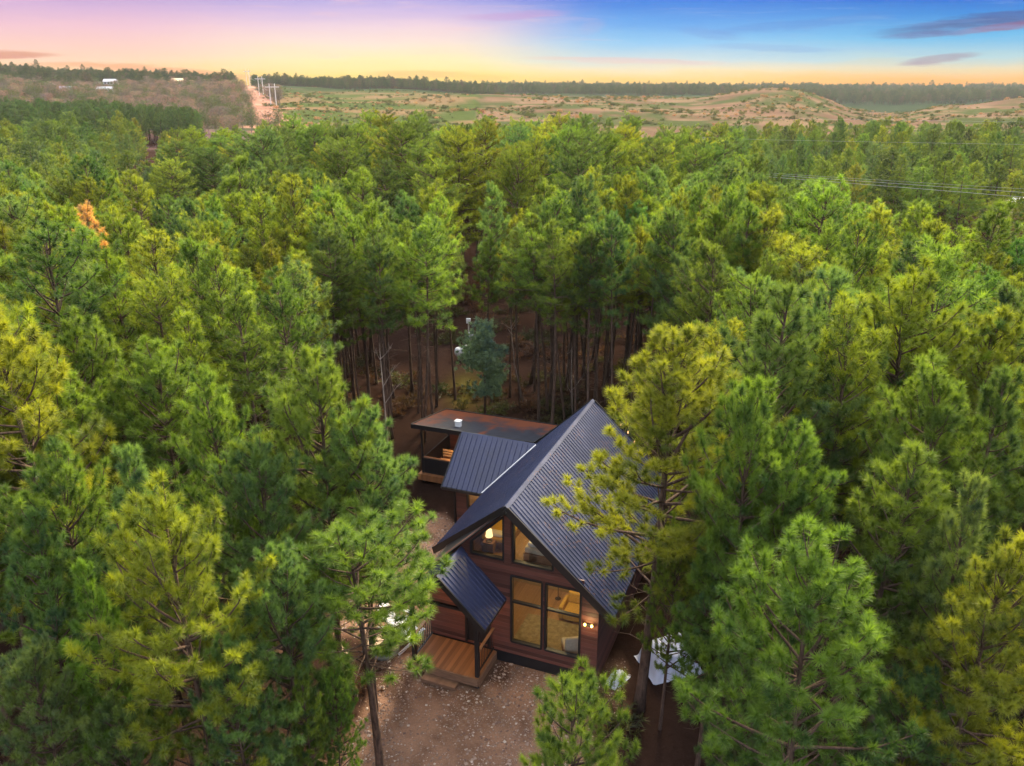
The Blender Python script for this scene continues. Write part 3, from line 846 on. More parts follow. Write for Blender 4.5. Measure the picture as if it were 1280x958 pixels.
MB().box((-9.52, 11.94, 1.42), (-6.1, 12.05, 1.49)).build('rail', M['railwood'], pw)
MB().box((-9.52, 12.1, .56), (-9.46, 15.0, 1.42)).build('panel', M['trim'], pw)
mb = MB(); mb.face([(-9.44, 12.0, 1.49), (-6.26, 12.0, 1.49), (-6.26, 12.0, 3.15), (-9.44, 12.0, 3.15)]); mb.build('screen', M['screen'], pw)
MB().box((-9.4, 15.0, .56), (-3.6, 15.08, 2.6)).build('rear_screen_wall', M['clad'], pw)
MB().prism([(-3.62, 11.8, -.05), (-3.62, 15.2, -.05), (-3.62, 15.2, 2.6), (-3.62, 11.8, 3.15)], (.12, 0, 0)).build('end_wall', M['clad'], pw)
# slatted bench under the porch lamp: stands in the porch, a thing of its own
def in_cabin(o):
    """stand a thing given in the cabin's frame in the world"""
    o.location = world(o.location.x, o.location.y, o.location.z); o.rotation_euler.z -= YAW
    return o
bench = in_cabin(empty('slatted_bench', (-8.4, 12.75, .55)))
tag(bench, 'slatted timber bench glowing orange inside the dark rear porch', 'bench')
for k in range(4): MB().box((-.55, -.24 + .13 * k, .44), (.55, -.14 + .13 * k, .48)).build('slat', M['stump'], bench)
for k in range(3): MB().box((-.55, .30, .58 + .15 * k), (.55, .33, .68 + .15 * k)).build('back_slat', M['stump'], bench)
for sx in (-.5, .5):
    for sy in (-.18, .28): MB().box((sx - .03, sy - .03, 0), (sx + .03, sy + .03, .44 if sy < 0 else 1.0)).build('leg', M['trim'], bench)
pl = in_cabin(empty('porch_lamp', (-7.6, 12.9, 2.35)))
tag(pl, 'warm hanging lamp inside the screened rear porch', 'lamp')
MB().tube([(0, 0, .1), (0, 0, .78)], .008, 5).build('cord', M['trim'], pl)
MB().lathe([(.03, .12), (.12, .0), (.115, -.005), (.025, .1)], seg=14).build('lamp_shade', M['trim'], pl)
MB().lathe([(.001, -.05), (.035, -.02), (.03, .03), (.001, .05)], seg=10).build('bulb', M['shade'], pl, True)

# entrance porch in front of the left half of the gable
ep = empty('entrance_porch', (0, 0, 0), 0, cabin)
er = [(-1.86, WY - .01, 4.48), (-1.86, -1.42, 4.48), (-.18, -1.42, 2.80), (-.18, WY - .01, 2.80)]
el = [(-1.86, WY - .01, 4.48), (-1.86, -1.42, 4.48), (-3.3, -1.42, 3.04), (-3.3, WY - .01, 3.04)]
for poly, sx in ((er, 1), (el, -1)):
    ro = ribbed('porch_roof', poly, (0, 1, 0), (sx, 0, -1), .2, M['roof'], ep)
    MB().prism([(p[0], p[1], p[2] - .012) for p in poly], (0, 0, -.1)).build('soffit', M['trim'], ro)
    MB().bar(Vector(poly[1]) + Vector((0, -.02, -.08)), Vector(poly[2]) + Vector((0, -.02, -.08)), .05, .2).build('fascia', M['trim'], ro)
mb = MB()
for sx in (-1, 1): mb.face([(-1.86, WY - .02, 4.53), (-1.86, -1.45, 4.53), (-1.86 + sx * .14, -1.45, 4.39), (-1.86 + sx * .14, WY - .02, 4.39)])
mb.build('ridge_cap', M['roof'], ep)
MB().box((-3.2, -1.12, .36), (-.58, WY - .06, .50)).build('porch_deck', M['deckwood'], ep)
MB().box((-3.2, -1.17, .18), (-.58, -1.125, .49)).build('rim_board', M['railwood'], ep)
MB().box((-.575, -1.12, .18), (-.53, WY - .07, .49)).build('rim_board', M['railwood'], ep)
MB().box((-2.6, -1.50, .12), (-1.3, -1.18, .18)).build('step', M['railwood'], ep)
MB().box((-2.6, -1.46, -.04), (-1.3, -1.19, .12)).build('step', M['railwood'], ep)
for px_, top in ((-.65, 3.08), (-3.08, 3.05)): MB().box((px_ - .065, -1.08, -.05), (px_ + .065, -.95, top)).build('post', M['trim'], ep)
mb = MB(); mb.bar((-.65, -1.0, 3.12), (-.65, WY, 3.12), .1, .12); mb.bar((-3.08, -1.0, 3.1), (-3.08, WY, 3.1), .1, .12); mb.bar((-3.08, -1.02, 3.1), (-.65, -1.02, 3.1), .1, .1); mb.build('beam', M['trim'], ep)
def railing(a, b, parent):
    a, b = Vector(a), Vector(b)
    r_ = MB().bar(a + Vector((0, 0, .98)), b + Vector((0, 0, .98)), .1, .045).build('railing', M['railwood'], parent)
    mb = MB(); n_ = int((b - a).length / .13)
    mb.bar(a + Vector((0, 0, .12)), b + Vector((0, 0, .12)), .05, .05)
    for k in range(1, n_):
        p = a.lerp(b, k / n_); mb.bar(p + Vector((0, 0, .12)), p + Vector((0, 0, .96)), .02)
    mb.build('balusters', M['trim'], r_)
railing((-.65, -.94, .5), (-.65, .42, .5), ep); railing((-3.08, -.94, .5), (-3.08, .42, .5), ep)
# twin lamp on the gable's right end
wl = MB().box((2.66, WY - .06, 2.50), (2.98, WY - .003, 2.60)).build('wall_lamp', M['trim'], cabin)
for u_ in (2.70, 2.94):
    MB().lathe([(.001, -.055), (.034, -.036), (.044, 0), (.034, .036), (.001, .055)], (u_, WY - .13, 2.60), 12).build('bulb', M['bulb'], wl, True)

# furniture seen through the panes
sofa = in_cabin(empty('sofa', (2.0, 3.2, .58)))
tag(sofa, 'mustard sofa facing the tall right-hand lower window', 'sofa')
MB().box((-.85, -.4, .1), (.85, .4, .42)).build('seat', M['mustard'], sofa, bevel=.05)
MB().box((-.85, .28, .42), (.85, .48, .9)).build('backrest', M['mustard'], sofa, bevel=.06)
for sx in (-1, 1): MB().box((sx * .86, -.4, .1), (sx * 1.02, .48, .62)).build('armrest', M['mustard'], sofa, bevel=.05)
chair = in_cabin(empty('armchair', (2.02, 1.3, .58), .5))
tag(chair, 'pale linen armchair just inside the lower right window', 'armchair')
MB().box((-.35, -.33, .18), (.35, .33, .42)).build('seat', M['offwhite'], chair, bevel=.05)
MB().box((-.35, -.45, .2), (.35, -.32, .92)).build('backrest', M['offwhite'], chair, bevel=.05)
for sx in (-.3, .3):
    for sy in (-.3, .28): MB().box((sx - .025, sy - .025, 0), (sx + .025, sy + .025, .18)).build('leg', M['railwood'], chair)
M['rug'] = plain('woven_rug', (.30, .25, .14), .95, .35, 5, .3)
rug = in_cabin(link('rug', MB().box((-1.1, -.8, 0), (1.1, .8, .012)).mesh('rug', M['rug']))); rug.location = world(.9, 2.0, .582)
tag(rug, 'woven tan rug on the floor behind the lower gable windows', 'rug')
bed = in_cabin(empty('bed', (.95, 2.0, 4.16)))
tag(bed, 'bed with white bedding on the loft behind the right upper window', 'bed')
MB().box((-.7, -1.0, 0), (.7, 1.0, .28)).build('bed_frame', M['railwood'], bed)
MB().box((-.68, -.98, .28), (.68, .98, .5)).build('mattress', M['offwhite'], bed, bevel=.06)
for sx in (-.33, .33): MB().box((sx - .27, -.9, .5), (sx + .27, -.55, .64)).build('pillow', M['white'], bed, bevel=.06)
bed2 = in_cabin(empty('bed', (-1.0, 2.3, 4.16)))
tag(bed2, 'low bed on the loft behind the left upper window', 'bed')
MB().box((-.5, -1.0, 0), (.5, 1.0, .25)).build('bed_frame', M['railwood'], bed2)
MB().box((-.48, -.98, .25), (.48, .98, .42)).build('mattress', M['mustard'], bed2, bevel=.05)
MB().box((-.3, -.92, .42), (.3, -.6, .55)).build('pillow', M['offwhite'], bed2, bevel=.05)
def lamp_thing(name, u, v, z, h, label, r=.15):
    o = in_cabin(empty(name, (u, v, z))); tag(o, label, 'lamp')
    MB().lathe([(.12, 0), (.12, .02), (.015, .04), (.012, h)], seg=12).build('lamp_base', M['trim'], o)
    MB().lathe([(r, h - .02), (r * .75, h + .24), (r * .75 - .006, h + .24), (r - .006, h - .02)], seg=18).build('lamp_shade', M['shade'], o, True)
lamp_thing('bedside_lamp', -1.05, 1.05, 4.58, .22, 'small bedside lamp glowing in the left upper gable window', .13)
MB().box((-1.25, .9, 4.16), (-.85, 1.2, 4.58))
nst = in_cabin(empty('nightstand', (-1.05, 1.05, 4.16))); tag(nst, 'small nightstand under the lamp in the left upper window', 'nightstand')
MB().box((-.2, -.16, .05), (.2, .16, .42)).build('case', M['railwood'], nst); MB().box((-.17, -.175, .15), (.17, -.162, .36)).build('drawer', M['deckwood'], nst)
lamp_thing('floor_lamp', .55, 4.1, .58, 1.45, 'tall floor lamp lit behind the lower left gable window', .2)

def lamp(name, u, v, z, power, col=(1, .62, .27), r=.12):
    l = bpy.data.lights.new(name, 'POINT'); l.energy = power; l.color = col; l.shadow_soft_size = r
    o = bpy.data.objects.new(name, l); COL.objects.link(o); o.location = world(u, v, z)
    return o
lamp('living_room_light', .9, 2.6, 3.4, 44, (1, .75, .34))
lamp('loft_light', .1, 2.2, 5.5, 18, (1, .75, .34))
lamp('wing_light', -4.6, 8.8, 2.0, 14)
lamp('porch_wing_light', -7.9, 12.6, 2.15, 40, (1, .5, .16))
lamp('entrance_light', -1.6, -.2, 2.9, 24, (1, .55, .2))
lamp('wall_lamp_light', 2.82, WY - .32, 2.6, 5, (1, .7, .3), .06)

# string of small bulbs behind the right rear eave
for k, (px_, py_) in enumerate(((768, 520), (776, 531), (785, 541), (793, 553))):
    p = at_depth(px_, py_, 32.0 - k * .35)
    b_ = link('string_bulb', MB().lathe([(.001, -.05), (.024, -.025), (.028, .0), (.016, .05), (.010, .09)], seg=10).mesh('string_bulb', M['dimbulb'], True)); b_.location = p
    tag(b_, '%s of the small glowing bulbs strung beside the right rear roof edge' % ('uppermost', 'second highest', 'second lowest', 'lowest')[k], 'light bulb', 'string of bulbs by the rear roof edge')
sw_ = MB(); sw_.tube([at_depth(760, 508, 32.3) + Vector((0, 0, .1))] + [at_depth(px_, py_, 32.0 - k * .35) + Vector((0, 0, .09)) for k, (px_, py_) in enumerate(((768, 520), (776, 531), (785, 541), (793, 553)))] + [at_depth(802, 566, 30.3)], .006, 5)
o = sw_.build('light_cable', M['trim']); tag(o, 'thin black cable carrying small bulbs beside the right rear roof edge', 'cable')

# ------------------------------------------------------------------ yard things
def lawn_chair(name, x, y, rz, label):
    o = empty(name, (x, y, float(ground_z(x, y))), rz); tag(o, label, 'chair', 'white lawn chairs round the fire pit')
    for k in range(5):
        a_ = -.24 + .12 * k; MB().bar((a_, .28, .32), (a_ * 1.15, .74, 1.08 - abs(k - 2) * .05), .10, .022, (0, -1, .6)).build('back_slat', M['white'], o)
    for k in range(5): MB().bar((-.29, -.32 + .13 * k, .44 - .03 * k), (.29, -.32 + .13 * k, .44 - .03 * k), .11, .022).build('seat_slat', M['white'], o)
    for sx in (-.36, .36):
        MB().box((sx - .07, -.42, .60), (sx + .07, .48, .625)).build('armrest', M['white'], o)
        MB().box((sx - .02, -.38, 0), (sx + .02, -.30, .60)).build('leg', M['white'], o)
        MB().bar((sx * .9, -.32, .40), (sx * .9, .75, .04), .03, .12).build('leg', M['white'], o)
    return o
lawn_chair('lawn_chair', *at(513, 803)[:2], 2.3, 'white slatted lawn chair between the fire pit and the entrance porch')
lawn_chair('lawn_chair', *at(499, 786)[:2], 1.2, 'white slatted lawn chair half hidden by branches behind the fire pit')
fp = empty('fire_pit', at(481, 815)); tag(fp, 'round tan fire pit with lid on the gravel beside white chairs', 'fire pit')
MB().lathe([(.50, 0), (.55, .08), (.56, .36), (.50, .38)], seg=28).build('bowl', M['concrete'], fp, True)
MB().lathe([(.60, .385), (.60, .44), (.57, .455), (.001, .46)], seg=28).build('lid', M['tan_stone'], fp)
MB().lathe([(.04, .46), (.05, .5), (.001, .51)], seg=10).build('handle', M['trim'], fp)
st_ = link('tree_stump', MB().lathe([(.34, 0), (.27, .1), (.26, .34)], seg=16).mesh('stump', M['stump'], True)); st_.location = at(424, 820)
tag(st_, 'pale sawn tree stump on the gravel left of the fire pit', 'stump')
# tarp draped over stacked timber to the right of the cabin
tc = at(836, 832)
tarp = MB(); nu, nv = 26, 20; tv = []
for i in range(nu):
    for j in range(nv):
        a_, b_ = -1 + 2 * i / (nu - 1), -1 + 2 * j / (nv - 1)
        e_ = max(abs(a_), abs(b_)); hgt = .95 * (1 - min(1, max(0, (e_ - .62) / .3)) ** 1.4)
        wob = (float(vnoise(a_ * 3, b_ * 3, .7, 31)) - .5) * .2
        tv.append((a_ * 1.0 * (1 + .08 * wob * 4) , b_ * .8 * (1 + .06 * wob * 5), max(.03, hgt * .9 + wob + .05 * float(vnoise(a_ * 3, b_ * 3, .3, 33)))))
tarp.grid(tv, [(i * nv + j, (i + 1) * nv + j, (i + 1) * nv + j + 1, i * nv + j + 1) for i in range(nu - 1) for j in range(nv - 1)])
o = tarp.build('tarp', M['tarp'], None, True); o.location = tc; o.rotation_euler.z = .3
tag(o, 'crumpled bluish white tarp over a pile seen behind two dark trunks', 'tarp')
tarp2 = MB(); tv = []
for i in range(nu):
    for j in range(nv):
        a_, b_ = -1 + 2 * i / (nu - 1), -1 + 2 * j / (nv - 1)
        e_ = math.hypot(a_, b_); tv.append((a_ * .46, b_ * .26, max(.02, .34 * (1 - min(1, e_) ** 3) + .1 * float(vnoise(a_ * 3, b_ * 3, .4, 41)))))
tarp2.grid(tv, [(i * nv + j, (i + 1) * nv + j, (i + 1) * nv + j + 1, i * nv + j + 1) for i in range(nu - 1) for j in range(nv - 1)])
o = tarp2.build('ground_sheet', M['tarp'], None, True); o.location = at(771, 852); o.rotation_euler.z = .8
tag(o, 'small bluish white sheet lying on the ground near the cabin right corner', 'sheet')
# things in the clearing behind
pt = empty('propane_tank', at(583, 449), .25); tag(pt, 'white propane tank lying among the trunks behind the cabin', 'propane tank')
cap = [(.001, -.9)] + [(.38 * math.sin(a_), -.62 - .28 * math.cos(a_)) for a_ in np.linspace(.25, PI / 2, 5)] + [(.38 * math.sin(a_), .62 + .28 * -math.cos(a_)) for a_ in np.linspace(PI / 2, PI - .25, 5)] + [(.001, .9)]
tk = MB().lathe(cap, seg=18).build('tank', M['white'], pt, True); tk.rotation_euler = (0, PI / 2, 0); tk.location = (0, 0, .62)
for sx in (-.5, .5): MB().box((sx - .05, -.25, 0), (sx + .05, .25, .28)).build('leg', M['steel'], pt)
MB().lathe([(.1, .98), (.1, 1.1), (.001, 1.13)], seg=12).build('valve_cover', M['white'], pt)
for (px_, py_, dz, lab) in ((586, 424, 1.35, 'white meter box on a post deep among trunks behind the cabin'), (589, 432, .7, 'small white marker box on short post behind the young round tree')):
    p = at(px_, py_); mbx = empty('meter_box', p); tag(mbx, lab, 'meter box')
    MB().box((-.05, -.05, 0), (.05, .05, dz)).build('post', M['steel'], mbx); MB().box((-.18, -.1, dz), (.18, .1, dz + .4)).build('box', M['white'], mbx, bevel=.02)

# ------------------------------------------------------------------ far things
def gz(p): return Vector((p.x, p.y, float(ground_z(p.x, p.y))))
def far_house(px_, D_, w, d, h, rz, wallm, roofm, label, nw=3):
    p = gz(at_depth(px_, 110, D_)); p.z -= .3
    o = empty('far_house', p, rz); tag(o, label, 'house')
    MB().box((-w / 2, -d / 2, 0), (w / 2, d / 2, h)).build('wall', wallm, o)
    ro = MB(); ro.prism([(-w / 2 - .6, -d / 2 - .7, h - .1), (-w / 2 - .6, d / 2 + .7, h - .1), (-w / 2 - .6, 0, h + d * .33)], (w + 1.2, 0, 0)); ro.build('roof', roofm, o)
    for k in range(nw):
        x_ = -w / 2 + w * (k + .5) / nw
        MB().box((x_ - .7, -d / 2 - .05, h * .35), (x_ + .7, -d / 2 - .004, h * .75)).build('window', M['darkglass'], o)
M['farwhite'] = plain('white_metal_sheet', (.45, .45, .48), .5, .08, 1, 0)
M['farcream'] = plain('cream_siding', (.68, .50, .30), .7, .08, 1, 0)
M['farblue'] = plain('pale_blue_sheet', (.42, .47, .60), .5, .08, 1, 0)
far_house(140, 830, 12, 7, 3.4, .1, M['farwhite'], M['farwhite'], 'white far house with white roof high on the left hill', 4)
far_house(132, 690, 12, 6, 2.4, -.05, M['farblue'], M['farwhite'], 'long low far building with pale roof below the white hill house', 4)
far_house(88, 700, 16, 8, 3.0, .05, M['farblue'], M['farblue'], 'bluish grey far shed at the left foot of the hillside', 3)
far_house(223, 860, 10, 8, 4.6, .2, M['farcream'], M['farcream'], 'cream far house lit yellow near the left hill crest', 3)

def pole(px_, D_, h, label):
    p = gz(at_depth(px_, 110, D_)); o = empty('utility_pole', p, .3); tag(o, label, 'utility pole', 'pale poles along the sandy cut')
    for sx in (-1.6, 1.6): MB().tube([(sx, 0, 0), (sx, 0, h)], [.34, .24], 7).build('shaft', M['steel'], o)
    MB().box((-4.2, -.14, h - 2.2), (4.2, .14, h - 1.7)).build('crossarm', M['steel'], o)
    return p + Vector((0, 0, h - 1.8))
tops = [pole(311, 960, 17, 'pale twin-leg utility pole on the skyline atop the sandy cut'), pole(326, 700, 15, 'pale twin-leg utility pole halfway up the sandy cut'), pole(340, 520, 13, 'pale twin-leg utility pole near the foot of the sandy cut')]
def cable(pts, r, label, sag=2.0):
    mb = MB(); path = []
    for a_, b_ in zip(pts, pts[1:]):
        for k in range(13):
            t = k / 12; q = a_.lerp(b_, t); q.z -= 4 * sag * t * (1 - t)
            if not path or (q - path[-1]).length > 1e-4: path.append(q)
    mb.tube(path, r, 5); o = mb.build('power_cable', M['wire']); tag(o, label, 'power cable', 'power cables'); return o
cable(tops, .05, 'faint power cable running down the sandy cut on the left hill', 5)
# conductors over the right-hand clearing, from behind the big pines to beyond the frame
def wire(q, label, r=.015): cable([at_depth(*a_) for a_ in q], r, label, .0)
wire(((850, 208, 88), (945, 217.5, 84), (1110, 229, 78), (1290, 241.5, 72), (1420, 252, 68)), 'upper pale cable of the pair above the right-hand dark gap')
wire(((850, 210, 86), (945, 220.0, 82), (1110, 233, 76), (1290, 247.5, 70), (1420, 259, 66)), 'lower pale cable of the pair above the right-hand dark gap')
wire(((850, 205, 92), (945, 215.5, 88), (1110, 226, 82), (1290, 237, 76), (1420, 246, 72)), 'thin grey cable just above the pale pair on the right', .010)
wire(((840, 171, 128), (960, 175, 124), (1110, 178, 120), (1290, 181, 116), (1420, 184, 112)), 'faint cable crossing the farther right pine stand', .012)
wire(((930, 148, 170), (1100, 150, 166), (1290, 153, 160)), 'faintest thin cable in front of the brown hills', .013)

# white car in the far right clearing
cp_ = gz(at(1275, 257)); car = empty('parked_car', cp_, .12); tag(car, 'white car parked in the clearing at the right edge', 'car')
body = MB(); prof_ = [(-2.2, .35), (-2.2, .85), (-1.5, .98), (-.95, 1.45), (.75, 1.48), (1.45, 1.0), (2.15, .86), (2.25, .4)]
body.prism([(a_, -.85, b_) for a_, b_ in prof_], (0, 1.7, 0)); body.build('body', M['white'], car, bevel=.06)
for sx in (-1.4, 1.4):
    for sy in (-.80, .80):
        w_ = MB().lathe([(.2, -.1), (.33, -.1), (.33, .1), (.2, .1)], seg=16).build('wheel', M['tyre'], car); w_.rotation_euler = (PI / 2, 0, 0); w_.location = (sx, sy, .33)
for sy in (-.853, .853): MB().prism([(-1.25, sy, 1.0), (-.88, sy, 1.38), (.68, sy, 1.40), (1.2, sy, 1.02)], (0, .002 * (1 if sy > 0 else -1), 0)).build('window', M['darkglass'], car)

# ------------------------------------------------------------------ the pines
rng = np.random.default_rng(23)
TINT = {'yellow-green': (.205, .250, .024), 'bright green': (.140, .215, .030), 'blue-green': (.118, .195, .052), 'dark green': (.098, .160, .034)}
TN = list(TINT)
EX = [-300, 0, 110, 200, 260, 330, 400, 480, 560, 640, 760, 850, 950, 1050, 1150, 1200, 1290, 1600]
EY = [225, 228, 236, 248, 232, 214, 226, 262, 262, 266, 246, 232, 214, 246, 272, 298, 292, 280]
def edge_depth(px_):
    py_ = np.interp(px_, EX, EY); a_ = PITCH - math.atan((479 - py_) / F)
    return (H - 12.4) / math.tan(a_)

def tree(kind, x, y, h, rad, turn, tint, name, label, cat, group, z=None, lean=(0, 0)):
    s = h / kind.h
    o = empty(name, (x, y, (float(ground_z(x, y)) if z is None else z) - .04), 0)
    o.rotation_euler = (lean[0], lean[1], turn)
    tag(o, label, cat, group)
    for part, me in (('trunk', kind.trunk), ('crown', kind.crown)):
        c = link(part, me, o); c.scale = (s * rad, s * rad, s)
        if part == 'crown': c['tint'] = [float(v) for v in tint]
    return o

def jit(t, amt=.16):
    k = 1 + rng.normal(0, amt); return np.array(TINT[t]) * np.array([k * (1 + rng.normal(0, .08)), k, k])

placed = []          # (x, y)
# trees one can pick out: top pixel, height, kind, crown width, tint, label
HERO = [
    (216, 628, 11.2, NEAR[1], .86, 'yellow-green', 'full round-crowned pine with sunlit yellow top standing in front at lower left'),
    (92, 712, 9.8, NEAR[0], .62, 'bright green', 'small soft pine just left of the full round-crowned lower-left pine'),
    (386, 446, 12.3, NEAR[2], .88, 'bright green', 'tall pine at the left edge of the clearing, level with the rear porch roof'),
    (268, 464, 12.0, NEAR[5], .70, 'bright green', 'slender pine with pointed top two crowns left of the clearing edge'),
    (440, 522, 10.6, NEAR[4], .90, 'blue-green', 'bluish pine at the clearing left edge just below the rear porch level'),
    (62, 585, 10.8, NEAR[3], .80, 'bright green', 'broad pine at the left margin above the small soft pine'),
    (172, 560, 11.4, NEAR[0], .75, 'blue-green', 'pine right behind the full round-crowned lower-left pine'),
    (330, 560, 10.4, NEAR[1], .85, 'blue-green', 'wide dark pine between the lower-left round crown and the clearing'),
    (22, 650, 10.2, NEAR[5], .7, 'blue-green', 'bluish pine cut by the left frame edge at two thirds height'),
    (338, 690, 9.2, NEAR[2], .8, 'blue-green', 'shaded pine filling the gap right of the lower-left round crown'),
    (290, 815, 7.6, NEAR[4], .7, 'blue-green', 'low shaded pine at the bottom edge right of the round crown'),
    (40, 820, 8.0, NEAR[3], .75, 'blue-green', 'low bluish pine filling the bottom left corner'),
    (150, 880, 6.6, NEAR[1], .8, 'blue-green', 'lowest pine under the round crown at the bottom left edge'),
    (412, 846, 5.6, NEAR[4], .62, 'bright green', 'low bushy pine at the bottom on the left edge of the gravel'),
    (372, 835, 6.4, NEAR[0], .62, 'bright green', 'young pine with dark bare trunk beside the gravel at the bottom'),
    (18, 384, 13.8, NEAR[5], .95, 'yellow-green', 'gold-tipped pine with a leaning bare trunk at the left margin'),
    (832, 408, 13.3, NEAR[7], 1.14, 'yellow-green', 'tall bright pine standing right before the cabin roof, tallest beside the cabin'),
    (728, 852, 8.5, NEAR[6], .68, 'bright green', 'pale soft pine top poking up at the bottom before the gable'),
    (1030, 690, 11.0, NEAR[4], .98, 'bright green', 'big full pine with gold tips standing in front at lower right'),
    (1252, 690, 10.6, NEAR[2], .80, 'yellow-green', 'yellow-tipped pine at the lower right frame edge'),
    (940, 815, 7.0, NEAR[1], .7, 'blue-green', 'low dark pine between the bottom pale top and the big lower-right pine'),
    (1150, 850, 7.0, NEAR[3], .8, 'blue-green', 'low dark pine under the right flank of the big lower-right pine'),
    (1232, 600, 11.2, NEAR[0], .7, 'blue-green', 'pale bluish pine above the yellow-tipped one at the right edge'),
    (990, 556, 11.2, NEAR[1], .8, 'bright green', 'pine filling the space between the tall bright pine and the lower-right one'),
    (1118, 560, 11.3, NEAR[5], .95, 'bright green', 'wide pine directly above the big lower-right pine'),
    (955, 500, 12.4, NEAR[2], .72, 'bright green', 'narrow pine leaning out from behind the tall bright pine'),
    (1076, 376, 13.6, MID[1], .85, 'yellow-green', 'thin open-crowned yellow pine rising above its neighbours on the right'),
    (1175, 470, 12.2, NEAR[4], .85, 'bright green', 'rounded pine right of the thin open-crowned yellow one'),
    (1262, 470, 12.4, NEAR[0], .85, 'dark green', 'dark pine at the right margin above a shadowed gap'),
    (905, 640, 9.0, NEAR[0], .7, 'blue-green', 'shaded pine tucked behind the tall bright pine on its right'),
    (846, 655, 7.6, NEAR[1], .62, 'bright green', 'smaller pine sharing the foot of the tall bright pine by the gable'),
]
for (px_, py_, h, kd, rad, tn_, lab) in HERO:
    p = at(px_, py_, h); placed.append((p.x, p.y))
    tree(kd, p.x, p.y, h, rad, rng.uniform(0, 6.28), jit(tn_, .06), 'pine_tree', lab, 'pine tree', 'pines standing round the cabin', lean=(0, 0))
p = at(478, 985); hC = 8.9
tree(NEAR[6], p.x, p.y, hC, 1.25, 2.4, jit('bright green', .05), 'pine_tree', 'pine with thin dark trunk rising from the gravel left of the entrance porch', 'pine tree', 'pines standing round the cabin'); placed.append((p.x, p.y))
p = at(107, 255, 12.9); placed += [(p.x, p.y), (p.x * .955, p.y * .955), (p.x * .91, p.y * .91)]
tree(MID[0], p.x, p.y, 12.8, .85, 1.0, (.62, .37, .14), 'pine_tree', 'orange-brown dying pine among green ones at upper left', 'pine tree', 'pines standing round the cabin')
# young bushy tree behind the cabin
p = at(606, 528); placed.append((p.x, p.y))
bt, btri, bcl = bushy(77, 6.4, .32, 1.5)
o = empty('young_tree', p); tag(o, 'young round bluish green tree standing alone behind the rear porch wing', 'tree')
link('trunk', bt.mesh('young_trunk', M['bark'], True), o)
cr = link('crown', tri_mesh('young_crown', btri, bcl, [M['leaves']]), o); cr['tint'] = [.20, .29, .16]
# bare saplings and thin pale trunks
for (bx, by, h, lab, lx) in ((716, 528, 5.2, 'thin pale bare sapling leaning left behind the main roof', -.10), (655, 508, 6.0, 'thin pale bare sapling right of the young round tree', -.16), (488, 592, 7.2, 'thin pale bare sapling at the left side of the rear porch', -.03), (1005, 800, 9.2, 'bare twiggy grey tree behind the big lower-right pine', .02), (62, 690, 10.5, 'bare pale leaning tree at the left among pines', -.08)):
    p = at(bx, by)
    if by == 800: p = at(1003, 640, 8.8); p.z = 0; h = 8.8
    if by == 690: p = at(34, 492, 10.4); p.z = 0; h = 10.4
    b_ = bare(int(bx), h, 14 if by > 650 else 4); o = b_.build('bare_sapling', M['pale_bark'], None, True); o.location = p; o.rotation_euler = (0, lx, 0)
    tag(o, lab, 'bare tree')

def free(x, y, dmin, arr):
    for q in arr:
        if (q[0] - x) ** 2 + (q[1] - y) ** 2 < dmin * dmin: return False
    return True

trees = []           # (size in the photograph, kind list, x, y, h, rad, tint name, what)
def px_of(x, y, z): return proj(x, y, z)
tries = 0
cand = []
for _ in range(60000):
    y_ = math.sqrt(rng.uniform(15 ** 2, 74 ** 2)); x_ = rng.uniform(-1, 1) * (.74 * y_ + 4)
    cand.append((x_, y_))
cand.sort(key=lambda q: rng.random())
for x_, y_ in cand:
    h = float(np.clip(rng.normal(12.3, 1.0), 9.6, 14.6))
    px_, py_ = px_of(x_, y_, h); bx, by = px_of(x_, y_, 0)
    if y_ > edge_depth(px_) + rng.normal(0, 1.2): continue
    u, v = uv_of(x_, y_)
    if 405 < bx < 835 and y_ < 41.5: continue
    if -11.5 < u < 5.6 and -10 < v < 17.2: continue
    if y_ < 24 and (px_ < 470 or px_ > 820) and not free(x_, y_, 2.5, placed): continue
    if y_ < 19: continue
    if 41 < y_ < 47.5 and abs(bx - 606) < 62: continue
    if y_ < 62 and abs(bx - 588) < 14: continue
    if not free(x_, y_, 1.4 if y_ > 41 and 410 < bx < 900 else 2.2, placed): continue
    placed.append((x_, y_))
    pr = [.30, .40, .20, .10]
    if 520 < px_ < 900 and py_ > 250: pr = [.05, .25, .50, .20]
    elif px_ < 420 and py_ < 460: pr = [.48, .34, .10, .08]
    elif px_ > 900 and py_ < 420: pr = [.38, .38, .14, .10]
    tn_ = TN[rng.choice(4, p=pr)]
    trees.append([h / y_, RING if y_ > 41 and 410 < bx < 900 and y_ < 62 else MID if y_ > 27 else NEAR, x_, y_, h, rng.uniform(.82, 1.15), tn_, 'pine'])
# taller broad-crowned pines beyond the stand
big = []
for _ in range(9000):
    y_ = rng.uniform(58, 128); x_ = rng.uniform(-1, 1) * .72 * y_
    h = rng.uniform(13.2, 16.2); px_, py_ = px_of(x_, y_, h)
    if not (205 < px_ < 930): continue
    if px_ < 340: h = rng.uniform(11.8, 13.6)
    if px_ < 340 and y_ < 92: continue
    if px_ > 800: h = rng.uniform(12.2, 14.5)
    ed = edge_depth(px_)
    if y_ < ed + 12 + (6 if 440 < px_ < 700 else 0): continue
    if not free(x_, y_, 5.4, big): continue
    big.append((x_, y_))
    tn_ = TN[rng.choice(4, p=[.30, .34, .16, .20])]
    trees.append([h * 1.5 / y_, BIG, x_, y_, h, rng.uniform(.78, 1.15), tn_, 'mature'])
trees.sort(key=lambda t: -t[0])
N_IND = 300 - len(HERO) - 2
ind, rest = trees[:N_IND], trees[N_IND:]

